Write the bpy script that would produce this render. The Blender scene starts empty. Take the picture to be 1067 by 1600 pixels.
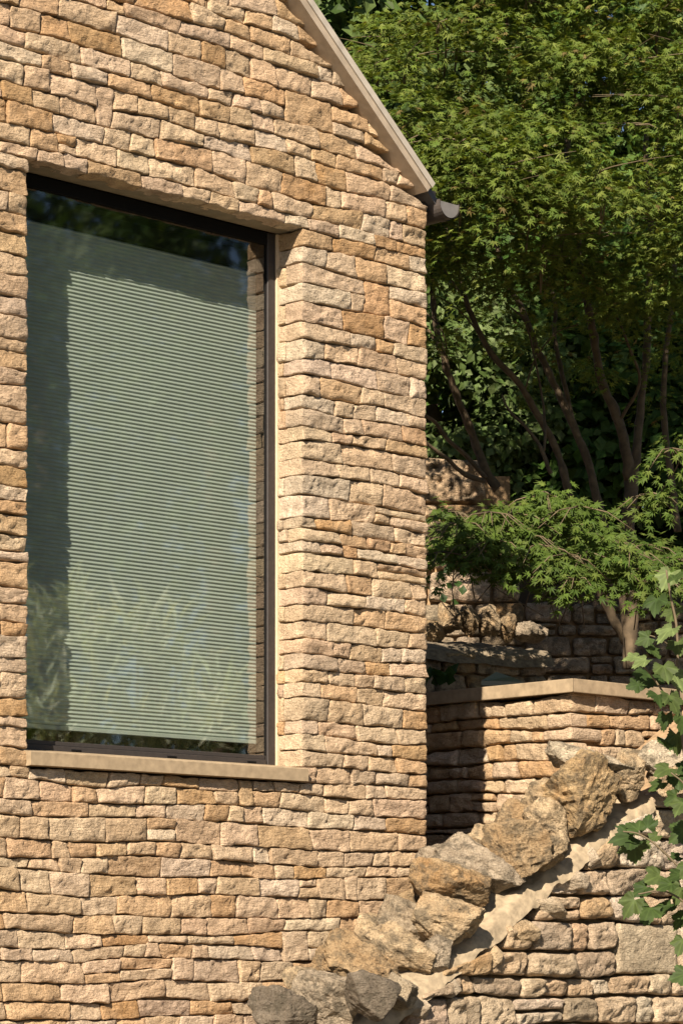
import bpy, math, random
import numpy as np
from mathutils import Vector

# ------------------------------------------------------------------ camera, sky, sun, exposure
SC = bpy.context.scene
COL = SC.collection
F, YH, CX = 4200.0, 1487.0, 533.5            # focal length (px of a 1067 px wide picture), horizon row, centre column
TH = math.radians(43.7)                      # angle between the gable wall and the picture plane
D0 = 10.5                                    # distance of the house corner
dV = np.array([math.sin(TH), math.cos(TH)])  # view direction
rV = np.array([math.cos(TH), -math.sin(TH)]) # picture right
CAM = -D0 * dV - ((667 - CX) * D0 / F) * rV
cam_data = bpy.data.cameras.new('camera')
cam = bpy.data.objects.new('camera', cam_data); COL.objects.link(cam)
cam.location = (CAM[0], CAM[1], 0.0)
cam.rotation_euler = (math.pi / 2, 0, -TH)
cam_data.sensor_fit = 'HORIZONTAL'; cam_data.sensor_width = 36.0
cam_data.lens = 36.0 * F / 1067.0
cam_data.shift_y = (YH - 800.0) / 1067.0
cam_data.shift_x = 0.0
cam_data.clip_start = 0.1; cam_data.clip_end = 2000.0
SC.camera = cam

SUN = np.array([-1.6, -1.0, 1.27]); SUN = SUN / np.linalg.norm(SUN)   # towards the sun
world = bpy.data.worlds.new('World'); SC.world = world; world.use_nodes = True
wn = world.node_tree.nodes; wl = world.node_tree.links
sky = wn.new('ShaderNodeTexSky'); sky.sky_type = 'NISHITA'; sky.sun_disc = False
sky.sun_elevation = math.asin(SUN[2]); sky.sun_rotation = math.atan2(SUN[0], SUN[1])
sky.air_density = 0.8; sky.dust_density = 0.5; sky.ozone_density = 1.0
wl.new(sky.outputs[0], wn['Background'].inputs[0]); wn['Background'].inputs[1].default_value = 0.05
sun_data = bpy.data.lights.new('sun', 'SUN'); sun_data.energy = 5.0; sun_data.angle = math.radians(0.5)
sun_data.color = (1.0, 0.875, 0.715)
sun = bpy.data.objects.new('sun', sun_data); COL.objects.link(sun)
sun.rotation_euler = Vector(SUN).to_track_quat('Z', 'Y').to_euler(); sun.location = (-12, -8, 12)
SC.view_settings.view_transform = 'Standard'; SC.view_settings.look = 'None'
SC.view_settings.gamma = 1.0; SC.view_settings.exposure = 1.06; SC.view_settings.use_curve_mapping = False
SC.render.engine = 'CYCLES'
SC.cycles.max_bounces = 8; SC.cycles.transparent_max_bounces = 16

rng = np.random.default_rng(7)

# ------------------------------------------------------------------ helpers: picture <-> place
def P(x, y, D):
    h = CAM + D * (dV + rV * (x - CX) / F)
    return np.array([h[0], h[1], D * (YH - y) / F])
def px(p):
    q = np.array([p[0], p[1]]) - CAM; D = q @ dV
    return CX + F * (q @ rV) / D, YH - F * p[2] / D, D
def on_y(x, y, Y):
    v = dV + rV * (x - CX) / F; s = (Y - CAM[1]) / v[1]
    return np.array([CAM[0] + s * v[0], Y, s * (YH - y) / F])
def mirror(x, y, s):                         # a point in the garden that the window glass shows at (x, y)
    v = dV + rV * (x - CX) / F
    return np.array([CAM[0] + s * v[0], -(CAM[1] + s * v[1]) + 0.33, s * (YH - y) / F])

# ------------------------------------------------------------------ helpers: noise
def _hash(ix, iy, iz, seed):
    h = (ix * 374761393 + iy * 668265263 + iz * 2147483647 + seed * 1274126177) & 0xFFFFFFFF
    h = ((h ^ (h >> 13)) * 1274126177) & 0xFFFFFFFF
    h = (h ^ (h >> 16)) & 0xFFFFFFFF
    return (h & 0xFFFFFF) / float(0xFFFFFF) * 2 - 1
def vnoise(p, seed=0):
    i = np.floor(p).astype(np.int64); f = p - i
    f = f * f * (3 - 2 * f)
    out = 0
    for a in (0, 1):
        wa = f[:, 0] if a else 1 - f[:, 0]
        for b in (0, 1):
            wb = f[:, 1] if b else 1 - f[:, 1]
            for c in (0, 1):
                wc = f[:, 2] if c else 1 - f[:, 2]
                out = out + wa * wb * wc * _hash(i[:, 0] + a, i[:, 1] + b, i[:, 2] + c, seed)
    return out
def fbm(p, octv=4, seed=0, gain=0.5):
    s, a = 0, 1.0
    for o in range(octv):
        s = s + a * vnoise(p * (2.03 ** o) + 17.3 * o, seed + o); a *= gain
    return s
def ridged(p, octv=3, seed=0):
    s, a = 0, 1.0
    for o in range(octv):
        s = s + a * (1 - 2 * np.abs(vnoise(p * (2.1 ** o) + 9.1 * o, seed + 31 * o))); a *= 0.5
    return s

# ------------------------------------------------------------------ helpers: meshes and objects
WORLD = {}
def raw_mesh(name, verts, faces, mat, tone=None, smooth=True):
    """faces: int array (n,3) or (n,4), or a list of arrays; tone: (n,4) per vertex or one rgba"""
    verts = np.asarray(verts, dtype=np.float32)
    fl = faces if isinstance(faces, list) else [faces]
    me = bpy.data.meshes.new(name)
    loops = np.concatenate([np.asarray(f).reshape(-1) for f in fl]).astype(np.int32)
    cnt = np.concatenate([np.full(len(f), np.asarray(f).shape[1], np.int32) for f in fl])
    start = np.concatenate([[0], np.cumsum(cnt)[:-1]]).astype(np.int32)
    me.vertices.add(len(verts)); me.loops.add(len(loops)); me.polygons.add(len(cnt))
    me.vertices.foreach_set('co', verts.reshape(-1))
    me.loops.foreach_set('vertex_index', loops)
    me.polygons.foreach_set('loop_start', start)
    me.polygons.foreach_set('loop_total', cnt)
    me.update(calc_edges=True)
    me.polygons.foreach_set('use_smooth', np.full(len(cnt), bool(smooth)))
    if tone is not None:
        at = me.color_attributes.new('tone', 'FLOAT_COLOR', 'POINT')
        t = np.asarray(tone, dtype=np.float32)
        if t.ndim == 1: t = np.tile(t, (len(verts), 1))
        at.data.foreach_set('color', t.reshape(-1))
    if mat: me.materials.append(mat)
    return me
def put(name, me, parent=None, loc=(0, 0, 0), kind=None, label=None, cat=None, group=None):
    o = bpy.data.objects.new(name, me); COL.objects.link(o)
    loc = np.asarray(loc, dtype=float)
    if parent is not None:
        o.parent = parent; o.location = loc - WORLD[parent.name]
    else: o.location = loc
    WORLD[o.name] = loc
    if kind: o['kind'] = kind
    if label: o['label'] = label
    if cat: o['category'] = cat
    if group: o['group'] = group
    return o
class MB:
    """collects shapes (absolute coordinates) into one mesh"""
    def __init__(s): s.v = []; s.q = []; s.t = []; s.c = []; s.n = 0
    def add(s, v, q=None, t=None, tone=(0.5, 0.5, 0.5, 0)):
        v = np.asarray(v, float)
        if q is not None and len(q): s.q.append(np.asarray(q) + s.n)
        if t is not None and len(t): s.t.append(np.asarray(t) + s.n)
        tn = np.asarray(tone, float)
        s.c.append(np.tile(tn, (len(v), 1)) if tn.ndim == 1 else tn)
        s.v.append(v); s.n += len(v); return s
    def box(s, a, b, tone=(0.5, 0.5, 0.5, 0), bev=0.0):
        a = np.array(a, float); b = np.array(b, float)
        if bev <= 0:
            v = [[(a, b)[(k >> i) & 1][i] for i in range(3)] for k in range(8)]
            q = [[0, 2, 3, 1], [4, 5, 7, 6], [0, 1, 5, 4], [2, 6, 7, 3], [0, 4, 6, 2], [1, 3, 7, 5]]
            return s.add(v, q, None, tone)
        v = []; q = []; t = []
        idx = {}
        for k in range(8):
            for ax in range(3):
                p = []
                for i in range(3):
                    e = (a, b)[(k >> i) & 1][i]
                    if i != ax: e += bev * (1 if not (k >> i) & 1 else -1)
                    p.append(e)
                idx[(k, ax)] = len(v); v.append(p)
        for ax in range(3):
            o1, o2 = [i for i in range(3) if i != ax]
            for sd in (0, 1):
                ks = [(sd << ax) | (m1 << o1) | (m2 << o2) for m1, m2 in ((0, 0), (1, 0), (1, 1), (0, 1))]
                q.append([idx[(k, ax)] for k in ks])
            for m1 in (0, 1):
                for m2 in (0, 1):
                    k0 = (m1 << o1) | (m2 << o2); k1 = k0 | (1 << ax)
                    q.append([idx[(k0, o1)], idx[(k1, o1)], idx[(k1, o2)], idx[(k0, o2)]])
        for k in range(8): t.append([idx[(k, 0)], idx[(k, 1)], idx[(k, 2)]])
        return s.add(v, q, t, tone)
    def tube(s, pts, rad, n=8, tone=(0.5, 0.5, 0.5, 0), wob=0.0, seed=0, cap=True):
        pts = np.asarray(pts, float); m = len(pts)
        rad = np.broadcast_to(np.asarray(rad, float), (m,))
        tg = np.gradient(pts, axis=0); tg /= np.linalg.norm(tg, axis=1)[:, None] + 1e-9
        ref = np.array([0.31, 0.77, 0.55]); ref /= np.linalg.norm(ref)
        a = np.cross(tg, ref); a /= np.linalg.norm(a, axis=1)[:, None] + 1e-9
        b = np.cross(tg, a)
        an = np.arange(n) / n * 2 * np.pi
        ring = a[:, None, :] * np.cos(an)[None, :, None] + b[:, None, :] * np.sin(an)[None, :, None]
        v = pts[:, None, :] + ring * rad[:, None, None]
        v = v.reshape(-1, 3)
        if wob: v = v + np.repeat(rad, n)[:, None] * wob * np.stack([vnoise(v * 18 + k * 11, seed) for k in range(3)], 1)
        i = np.arange(m - 1)[:, None] * n + np.arange(n)[None, :]
        j = np.arange(m - 1)[:, None] * n + (np.arange(n)[None, :] + 1) % n
        q = np.stack([i, j, j + n, i + n], -1).reshape(-1, 4)
        t = []
        if cap:
            v = np.vstack([v, pts[0], pts[-1]]); c0 = m * n
            for k in range(n):
                t.append([c0, (k + 1) % n, k]); t.append([c0 + 1, (m - 1) * n + k, (m - 1) * n + (k + 1) % n])
        return s.add(v, q, t if t else None, tone)
    def build(s, name, mat, parent=None, origin=None, smooth=False, **kw):
        v = np.concatenate(s.v); c = np.concatenate(s.c)
        f = []
        if s.q: f.append(np.concatenate(s.q))
        if s.t: f.append(np.concatenate(s.t))
        if origin is None:
            lo, hi = v.min(0), v.max(0); origin = np.array([(lo[0] + hi[0]) / 2, (lo[1] + hi[1]) / 2, lo[2]])
        me = raw_mesh(name, v - origin, f, mat, c, smooth)
        return put(name, me, parent, origin, **kw)
def empty(name, loc, label, cat, group=None, parent=None):
    return put(name, None, parent, loc, None, label, cat, group)
def smooth_path(pts, n=6):
    pts = np.asarray(pts, float); q = np.vstack([2 * pts[0] - pts[1], pts, 2 * pts[-1] - pts[-2]])
    out = []
    for i in range(1, len(q) - 2):
        for t in np.linspace(0, 1, n, endpoint=False):
            a, b, c, d = q[i - 1], q[i], q[i + 1], q[i + 2]
            out.append(0.5 * (2 * b + (c - a) * t + (2 * a - 5 * b + 4 * c - d) * t * t + (3 * b - a - 3 * c + d) * t ** 3))
    out.append(pts[-1]); return np.array(out)

# ------------------------------------------------------------------ materials
def new_mat(name):
    m = bpy.data.materials.new(name); m.use_nodes = True
    nt = m.node_tree; return m, nt.nodes, nt.links, nt.nodes['Principled BSDF']
def ramp(nodes, a, ca, b, cb):
    r = nodes.new('ShaderNodeValToRGB'); e = r.color_ramp.elements
    e[0].position = a; e[0].color = (*ca, 1); e[1].position = b; e[1].color = (*cb, 1); return r
def stone_material(name, bump=1.0, lichen=0.0, rough=0.9):
    m, n, l, bs = new_mat(name)
    geo = n.new('ShaderNodeNewGeometry'); at = n.new('ShaderNodeAttribute'); at.attribute_name = 'tone'
    n1 = n.new('ShaderNodeTexNoise'); n1.inputs['Scale'].default_value = 16; n1.inputs['Detail'].default_value = 5; n1.inputs['Roughness'].default_value = 0.62
    n2 = n.new('ShaderNodeTexNoise'); n2.inputs['Scale'].default_value = 120; n2.inputs['Detail'].default_value = 4; n2.inputs['Roughness'].default_value = 0.7
    n3 = n.new('ShaderNodeTexNoise'); n3.inputs['Scale'].default_value = 9; n3.inputs['Detail'].default_value = 3
    mp = n.new('ShaderNodeMapping'); mp.inputs['Rotation'].default_value = (0.2, 0.75, 0.1); mp.inputs['Scale'].default_value = (0.6, 1.0, 2.3)
    n4 = n.new('ShaderNodeTexNoise'); n4.inputs['Scale'].default_value = 48; n4.inputs['Detail'].default_value = 5; n4.inputs['Roughness'].default_value = 0.66
    vo = n.new('ShaderNodeTexVoronoi'); vo.inputs['Scale'].default_value = 95
    for q in (n1, n2, n3): l.new(geo.outputs['Position'], q.inputs['Vector'])
    l.new(geo.outputs['Position'], mp.inputs['Vector']); l.new(mp.outputs[0], n4.inputs['Vector']); l.new(geo.outputs['Position'], vo.inputs['Vector'])
    # brightness mottling that belongs to the stone
    r1 = ramp(n, 0.28, (0.70, 0.68, 0.66), 0.72, (1.25, 1.25, 1.24)); l.new(n1.outputs['Fac'], r1.inputs[0])
    m1 = n.new('ShaderNodeMixRGB'); m1.blend_type = 'MULTIPLY'; m1.inputs[0].default_value = 1.0
    l.new(at.outputs['Color'], m1.inputs[1]); l.new(r1.outputs[0], m1.inputs[2])
    # iron staining, its strength from the stone (alpha of tone)
    r3 = ramp(n, 0.45, (0, 0, 0), 0.68, (1, 1, 1)); l.new(n3.outputs['Fac'], r3.inputs[0])
    mu = n.new('ShaderNodeMath'); mu.operation = 'MULTIPLY'; l.new(r3.outputs[0], mu.inputs[0]); l.new(at.outputs['Alpha'], mu.inputs[1])
    m2 = n.new('ShaderNodeMixRGB'); l.new(mu.outputs[0], m2.inputs[0]); l.new(m1.outputs[0], m2.inputs[1]); m2.inputs[2].default_value = (0.40, 0.21, 0.07, 1)
    # fine speckle
    r2 = ramp(n, 0.34, (0.72, 0.69, 0.65), 0.54, (1.08, 1.08, 1.08)); l.new(n2.outputs['Fac'], r2.inputs[0])
    m3 = n.new('ShaderNodeMixRGB'); m3.blend_type = 'MULTIPLY'; m3.inputs[0].default_value = 0.8
    l.new(m2.outputs[0], m3.inputs[1]); l.new(r2.outputs[0], m3.inputs[2])
    col = m3
    if lichen > 0:
        n5 = n.new('ShaderNodeTexNoise'); n5.inputs['Scale'].default_value = 14; n5.inputs['Detail'].default_value = 8; n5.inputs['Roughness'].default_value = 0.75
        l.new(geo.outputs['Position'], n5.inputs['Vector'])
        r5 = ramp(n, 0.47, (0, 0, 0), 0.58, (lichen, lichen, lichen)); l.new(n5.outputs['Fac'], r5.inputs[0])
        m5 = n.new('ShaderNodeMixRGB'); l.new(r5.outputs[0], m5.inputs[0]); l.new(col.outputs[0], m5.inputs[1]); m5.inputs[2].default_value = (0.10, 0.085, 0.06, 1)
        col = m5
    l.new(col.outputs[0], bs.inputs['Base Color'])
    b1 = n.new('ShaderNodeBump'); b1.inputs['Strength'].default_value = 1.0; b1.inputs['Distance'].default_value = 0.0165 * bump
    l.new(n4.outputs['Fac'], b1.inputs['Height'])
    b2 = n.new('ShaderNodeBump'); b2.inputs['Strength'].default_value = 1.0; b2.inputs['Distance'].default_value = 0.0048 * bump
    l.new(n2.outputs['Fac'], b2.inputs['Height']); l.new(b1.outputs[0], b2.inputs['Normal'])
    b3 = n.new('ShaderNodeBump'); b3.inputs['Strength'].default_value = 0.35; b3.inputs['Distance'].default_value = 0.003 * bump
    l.new(vo.outputs['Distance'], b3.inputs['Height']); l.new(b2.outputs[0], b3.inputs['Normal'])
    l.new(b3.outputs[0], bs.inputs['Normal'])
    bs.inputs['Roughness'].default_value = rough; bs.inputs['Specular IOR Level'].default_value = 0.2
    return m
def plain(name, color, rough=0.6, noise=0.0, scale=30, bump=0.0, metallic=0.0, spec=0.4):
    m, n, l, bs = new_mat(name)
    bs.inputs['Roughness'].default_value = rough; bs.inputs['Metallic'].default_value = metallic; bs.inputs['Specular IOR Level'].default_value = spec
    bs.inputs['Base Color'].default_value = (*color, 1)
    if noise or bump:
        geo = n.new('ShaderNodeNewGeometry'); nz = n.new('ShaderNodeTexNoise'); nz.inputs['Scale'].default_value = scale; nz.inputs['Detail'].default_value = 6
        l.new(geo.outputs['Position'], nz.inputs['Vector'])
        if noise:
            r = ramp(n, 0.3, tuple(c * (1 - noise) for c in color), 0.7, tuple(min(1, c * (1 + noise)) for c in color))
            l.new(nz.outputs['Fac'], r.inputs[0]); l.new(r.outputs[0], bs.inputs['Base Color'])
        if bump:
            b = n.new('ShaderNodeBump'); b.inputs['Strength'].default_value = 0.6; b.inputs['Distance'].default_value = bump
            l.new(nz.outputs['Fac'], b.inputs['Height']); l.new(b.outputs[0], bs.inputs['Normal'])
    return m
def leaf_material(name, rough=0.45, trans=0.35, vein=False):
    m, n, l, bs = new_mat(name)
    at = n.new('ShaderNodeAttribute'); at.attribute_name = 'tone'
    geo = n.new('ShaderNodeNewGeometry'); nz = n.new('ShaderNodeTexNoise'); nz.inputs['Scale'].default_value = 40; nz.inputs['Detail'].default_value = 3
    l.new(geo.outputs['Position'], nz.inputs['Vector'])
    r = ramp(n, 0.3, (0.8, 0.8, 0.8), 0.7, (1.15, 1.15, 1.1)); l.new(nz.outputs['Fac'], r.inputs[0])
    mx = n.new('ShaderNodeMixRGB'); mx.blend_type = 'MULTIPLY'; mx.inputs[0].default_value = 1.0
    l.new(at.outputs['Color'], mx.inputs[1]); l.new(r.outputs[0], mx.inputs[2])
    l.new(mx.outputs[0], bs.inputs['Base Color'])
    bs.inputs['Roughness'].default_value = rough + 0.15; bs.inputs['Specular IOR Level'].default_value = 0.18
    if vein:
        b = n.new('ShaderNodeBump'); b.inputs['Strength'].default_value = 0.4; b.inputs['Distance'].default_value = 0.002; l.new(nz.outputs['Fac'], b.inputs['Height']); l.new(b.outputs[0], bs.inputs['Normal'])
    tr = n.new('ShaderNodeBsdfTranslucent')
    g = n.new('ShaderNodeMixRGB'); g.blend_type = 'MULTIPLY'; g.inputs[0].default_value = 1.0; g.inputs[2].default_value = (1.5, 1.35, 0.6, 1)
    l.new(mx.outputs[0], g.inputs[1]); l.new(g.outputs[0], tr.inputs['Color'])
    ms = n.new('ShaderNodeMixShader'); ms.inputs[0].default_value = trans
    l.new(bs.outputs[0], ms.inputs[1]); l.new(tr.outputs[0], ms.inputs[2]); l.new(ms.outputs[0], n['Material Output'].inputs[0])
    return m
M_STONE = stone_material('golden_limestone', 1.0)
M_RUBBLE = stone_material('weathered_rubble', 1.25, 0.25)
M_BOULDER = stone_material('lichened_boulder', 1.9, 0.72)
M_SHADE = stone_material('shaded_lichen_rubble', 1.2, 0.75)  # rubble copy with heavier dark lichen, carrying the back walls' shade
M_MORTAR = plain('bedding_mortar', (0.30, 0.20, 0.11), 0.95, 0.3, 40, 0.006)
M_HAUNCH = plain('cream_mortar', (0.29, 0.228, 0.15), 0.95, 0.34, 28, 0.016)
M_SAWN = plain('sawn_limestone', (0.31, 0.236, 0.152), 0.9, 0.2, 30, 0.0012, spec=0.15)
M_SOFFIT = plain('shaded_lintel_limestone', (0.22, 0.18, 0.12), 0.9, 0.18, 18, 0.001, spec=0.2)  # limestone darkened to carry the shade under the lintel
M_BEAD = plain('lime_bead', (0.55, 0.42, 0.28), 0.9, 0.1, 40)
M_FRAME = plain('bronze_aluminium', (0.036, 0.031, 0.029), 0.5, 0.12, 60, metallic=0.0, spec=0.3)
M_BLACK = plain('black_gasket_shaded_head', (0.006, 0.006, 0.006), 0.8, spec=0.1)  # gasket black; on the frame head it stands for lintel shade
M_BLIND = plain('pleated_fabric', (0.385, 0.425, 0.40), 0.9, 0.03, 8, spec=0.1)
M_ROOM = plain('unlit_room_plaster', (0.09, 0.09, 0.085), 0.9)  # dark wall colour stands in for the darkness of the unlit room
M_ZINC = plain('weathered_zinc', (0.40, 0.355, 0.295), 0.6, 0.15, 20, 0.001)
M_GUTTER = plain('aged_gutter', (0.075, 0.064, 0.058), 0.5, 0.2, 30, 0.0006)
M_STOP = plain('aged_stop_end', (0.16, 0.15, 0.14), 0.55, 0.15, 30)
M_SHADEMORTAR = plain('shaded_mortar', (0.18, 0.145, 0.10), 0.95, 0.4, 40, 0.012)  # mortar darkened in its colour for the shade on the ledge
M_BARGE = plain('verge_board', (0.34, 0.275, 0.205), 0.8, 0.14, 24, 0.0015)
M_DARK = plain('fascia_in_shade', (0.02, 0.018, 0.017), 0.7)  # near black: the shade at the eaves is put into the fascia colour
M_SLATE = plain('slate', (0.07, 0.07, 0.075), 0.7, 0.2, 12, 0.003)
M_SOIL = plain('dark_soil', (0.07, 0.05, 0.035), 1.0, 0.35, 8, 0.02)
M_GRAVEL = plain('gravel', (0.13, 0.115, 0.085), 1.0, 0.3, 60, 0.01)
M_BARK = plain('maple_bark', (0.095, 0.068, 0.04), 0.85, 0.4, 22, 0.004)
M_TWIG = plain('green_twig', (0.12, 0.09, 0.05), 0.7, 0.2, 40)
M_LEAF = leaf_material('maple_leaf', 0.42, 0.35)
M_IVY = leaf_material('shrub_leaf', 0.38, 0.25)
M_VINE = leaf_material('broad_leaf', 0.45, 0.28, True)
def glass_material():
    m, n, l, bs = new_mat('double_glazing')
    n.remove(bs)
    t = n.new('ShaderNodeBsdfTransparent'); t.inputs[0].default_value = (0.81, 0.84, 0.79, 1)
    g = n.new('ShaderNodeBsdfGlossy'); g.inputs['Roughness'].default_value = 0.03; g.inputs[0].default_value = (1, 1, 1, 1)
    geo = n.new('ShaderNodeNewGeometry'); nz = n.new('ShaderNodeTexNoise'); nz.inputs['Scale'].default_value = 1.3; nz.inputs['Detail'].default_value = 1
    l.new(geo.outputs['Position'], nz.inputs['Vector'])
    b = n.new('ShaderNodeBump'); b.inputs['Strength'].default_value = 0.25; b.inputs['Distance'].default_value = 0.004; l.new(nz.outputs['Fac'], b.inputs['Height']); l.new(b.outputs[0], g.inputs['Normal'])
    dp = n.new('ShaderNodeVectorMath'); dp.operation = 'DOT_PRODUCT'; l.new(geo.outputs['Normal'], dp.inputs[0]); l.new(geo.outputs['Incoming'], dp.inputs[1])
    ab = n.new('ShaderNodeMath'); ab.operation = 'ABSOLUTE'; l.new(dp.outputs['Value'], ab.inputs[0])
    om = n.new('ShaderNodeMath'); om.operation = 'SUBTRACT'; om.inputs[0].default_value = 1.0; l.new(ab.outputs[0], om.inputs[1])
    pw = n.new('ShaderNodeMath'); pw.operation = 'POWER'; l.new(om.outputs[0], pw.inputs[0]); pw.inputs[1].default_value = 5.0
    fr = n.new('ShaderNodeMath'); fr.operation = 'MULTIPLY_ADD'; l.new(pw.outputs[0], fr.inputs[0]); fr.inputs[1].default_value = 0.85; fr.inputs[2].default_value = 0.19
    ms = n.new('ShaderNodeMixShader'); l.new(fr.outputs[0], ms.inputs[0]); l.new(t.outputs[0], ms.inputs[1]); l.new(g.outputs[0], ms.inputs[2])
    l.new(ms.outputs[0], n['Material Output'].inputs[0]); return m
M_GLASS = glass_material()

# ------------------------------------------------------------------ stones
PALETTE = [((0.52, 0.385, 0.245), 0.08, 6), ((0.54, 0.415, 0.275), 0.04, 6), ((0.505, 0.355, 0.205), 0.18, 4), ((0.48, 0.32, 0.17), 0.38, 1.6),
           ((0.555, 0.445, 0.315), 0.0, 2.3), ((0.48, 0.37, 0.255), 0.1, 1.4), ((0.435, 0.285, 0.145), 0.5, 0.6), ((0.455, 0.38, 0.295), 0.0, 0.25)]
PAL_RUB = [((0.56, 0.445, 0.305), 0.1, 4), ((0.52, 0.39, 0.25), 0.2, 3), ((0.58, 0.49, 0.365), 0.0, 3), ((0.46, 0.365, 0.255), 0.1, 2), ((0.41, 0.325, 0.225), 0.1, 1), ((0.49, 0.35, 0.20), 0.4, 1)]
PAL_PALE = [((0.52, 0.395, 0.255), 0.1, 4), ((0.50, 0.37, 0.23), 0.2, 3), ((0.54, 0.43, 0.30), 0.0, 2), ((0.46, 0.355, 0.24), 0.2, 2), ((0.48, 0.33, 0.18), 0.4, 1)]
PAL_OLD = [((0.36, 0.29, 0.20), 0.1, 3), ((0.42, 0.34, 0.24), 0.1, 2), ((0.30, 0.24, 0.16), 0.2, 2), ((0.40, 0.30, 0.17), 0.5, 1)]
def pick_tone(g, pal=PALETTE):
    w = np.array([p[2] for p in pal]); k = g.choice(len(pal), p=w / w.sum())
    c = np.array(pal[k][0]) * np.array([1.0, 0.985, 1.01]) * g.uniform(0.90, 1.10) * g.uniform(0.98, 1.02, 3)
    return (*np.clip(c, 0, 0.85), pal[k][1] * g.uniform(0.5, 1.2))
def axis_positions(w, rho, res):
    m = max(1, int(round((w - 2 * rho) / res)))
    return np.concatenate([[0, 0.35 * rho], np.linspace(rho, w - rho, m + 1), [w - 0.35 * rho, w]])
def stone(quad, depth, seed, res=0.0105, gap=0.0020, rho=0.0042, amp=0.0064, proud=0.0042, exl=False, exr=False, exb=False):
    """a rough faced block whose face fills quad (bl, br, tr, tl in wall u,z); returns verts (u, n, z) and quads"""
    g = np.random.default_rng(seed)
    q = np.array(quad, float)
    w = 0.5 * ((q[1, 0] - q[0, 0]) + (q[2, 0] - q[3, 0])); h = 0.5 * ((q[3, 1] - q[0, 1]) + (q[2, 1] - q[1, 1]))
    q[0] += (gap, gap); q[1] += (-gap, gap); q[2] += (-gap, -gap); q[3] += (gap, -gap)
    w = max(0.02, w - 2 * gap); h = max(0.018, h - 2 * gap)
    rho = min(rho * g.uniform(0.7, 1.5), h * 0.28, w * 0.28)
    A = axis_positions(w, rho, res); C = axis_positions(h, rho, res)
    fine = exl or exr or exb
    if fine: B = np.concatenate([[0, 0.35 * rho, rho], np.linspace(rho, depth, max(2, int((depth - rho) / (res * 1.3))))[1:]])
    else: B = np.array([0, 0.35 * rho, rho, 0.035, depth])
    na, nb, nc = len(A), len(B), len(C)
    I, K, J = np.meshgrid(np.arange(na), np.arange(nb), np.arange(nc), indexing='ij')
    mask = (I == 0) | (I == na - 1) | (K == 0) | (J == 0) | (J == nc - 1)
    ids = -np.ones((na, nb, nc), np.int64); ids[mask] = np.arange(mask.sum())
    x = A[I[mask]]; y = B[K[mask]]; z = C[J[mask]]
    cxp = np.clip(x, rho, w - rho); cyp = np.maximum(y, rho); czp = np.clip(z, rho, h - rho)
    v = np.stack([x - cxp, y - cyp, z - czp], 1); ln = np.linalg.norm(v, axis=1)
    nn = np.where(ln[:, None] > 1e-9, v / np.maximum(ln, 1e-9)[:, None], 0)
    pos = np.stack([cxp, cyp, czp], 1) + nn * rho
    pos = np.where(ln[:, None] > 1e-9, pos, np.stack([x, y, z], 1))
    s = pos[:, 0] / w; t = pos[:, 2] / h
    u = (1 - s) * (1 - t) * q[0, 0] + s * (1 - t) * q[1, 0] + s * t * q[2, 0] + (1 - s) * t * q[3, 0]
    zz = (1 - s) * (1 - t) * q[0, 1] + s * (1 - t) * q[1, 1] + s * t * q[2, 1] + (1 - s) * t * q[3, 1]
    n = -pos[:, 1]
    off = g.uniform(-50, 50, 3)
    p3 = np.stack([u, n, zz], 1) + off
    # broken face: broad facets, ridges and a fine grain
    face = amp * (0.9 * fbm(p3 * (16, 16, 26), 3, seed % 97, 0.55) + 0.55 * ridged(p3 @ np.array([[26, 0, 9], [0, 26, 0], [-14, 0, 34.]]), 2, seed % 89) - 0.25)
    a4 = (1 - (2 * s - 1) ** 4) * (1 - (2 * t - 1) ** 4)
    face = face + 0.0030 * ridged(p3 @ np.array([[60, 0, 40], [0, 60, 0], [-30, 0, 75.]]), 2, seed % 61)
    face = face * (0.5 + 0.5 * np.clip(a4 * 2, 0, 1)) + g.uniform(-0.003, 0.006) * a4
    face = face + g.uniform(-1, 1) * proud + (s - 0.5) * g.uniform(-0.008, 0.008) + (t - 0.5) * g.uniform(-0.012, 0.008)
    fw = np.clip(1 - (-n - 0.0) / 0.05, 0, 1)
    n = n + face * fw
    e1 = vnoise(p3 * 22, 3); e2 = vnoise(p3 * 24 + 7, 5); e3 = vnoise(p3 * 55 + 3, 9)
    edge = np.clip(1.6 - 4 * np.minimum(s, 1 - s), 0, 1); edgz = np.clip(1.4 - 3 * np.minimum(t, 1 - t), 0, 1)
    u = u + (0.0045 * e1 + 0.0015 * e3) * edge * (0.35 if fine else 1); zz = zz + (0.0050 * e2 + 0.002 * e3) * edgz
    if fine:
        side = amp * 0.6 * (fbm(p3 * (20, 16, 28), 3, seed % 83) - 0.2)
        if exl: u = u - side * (s < 0.02)
        if exr: u = u + side * (s > 0.98)
        if exb: zz = zz - side * (t < 0.02)
    quads = []
    def grid(S, flip):
        a = S[:-1, :-1].ravel(); b = S[1:, :-1].ravel(); c = S[1:, 1:].ravel(); d = S[:-1, 1:].ravel()
        quads.append(np.stack([a, d, c, b] if flip else [a, b, c, d], 1))
    grid(ids[:, 0, :], False); grid(ids[0, :, :], True); grid(ids[-1, :, :], False); grid(ids[:, :, 0], True); grid(ids[:, :, -1], False)
    return np.stack([u, n, zz], 1), np.concatenate(quads)
class Frame:
    def __init__(s, O, U, N): s.O = np.array(O, float); s.U = np.array([U[0], U[1], 0.0]); s.N = np.array([N[0], N[1], 0.0])
    def to(s, v): return s.O + v[:, :1] * s.U + v[:, 1:2] * s.N + v[:, 2:3] * np.array([0, 0, 1.0])
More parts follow.
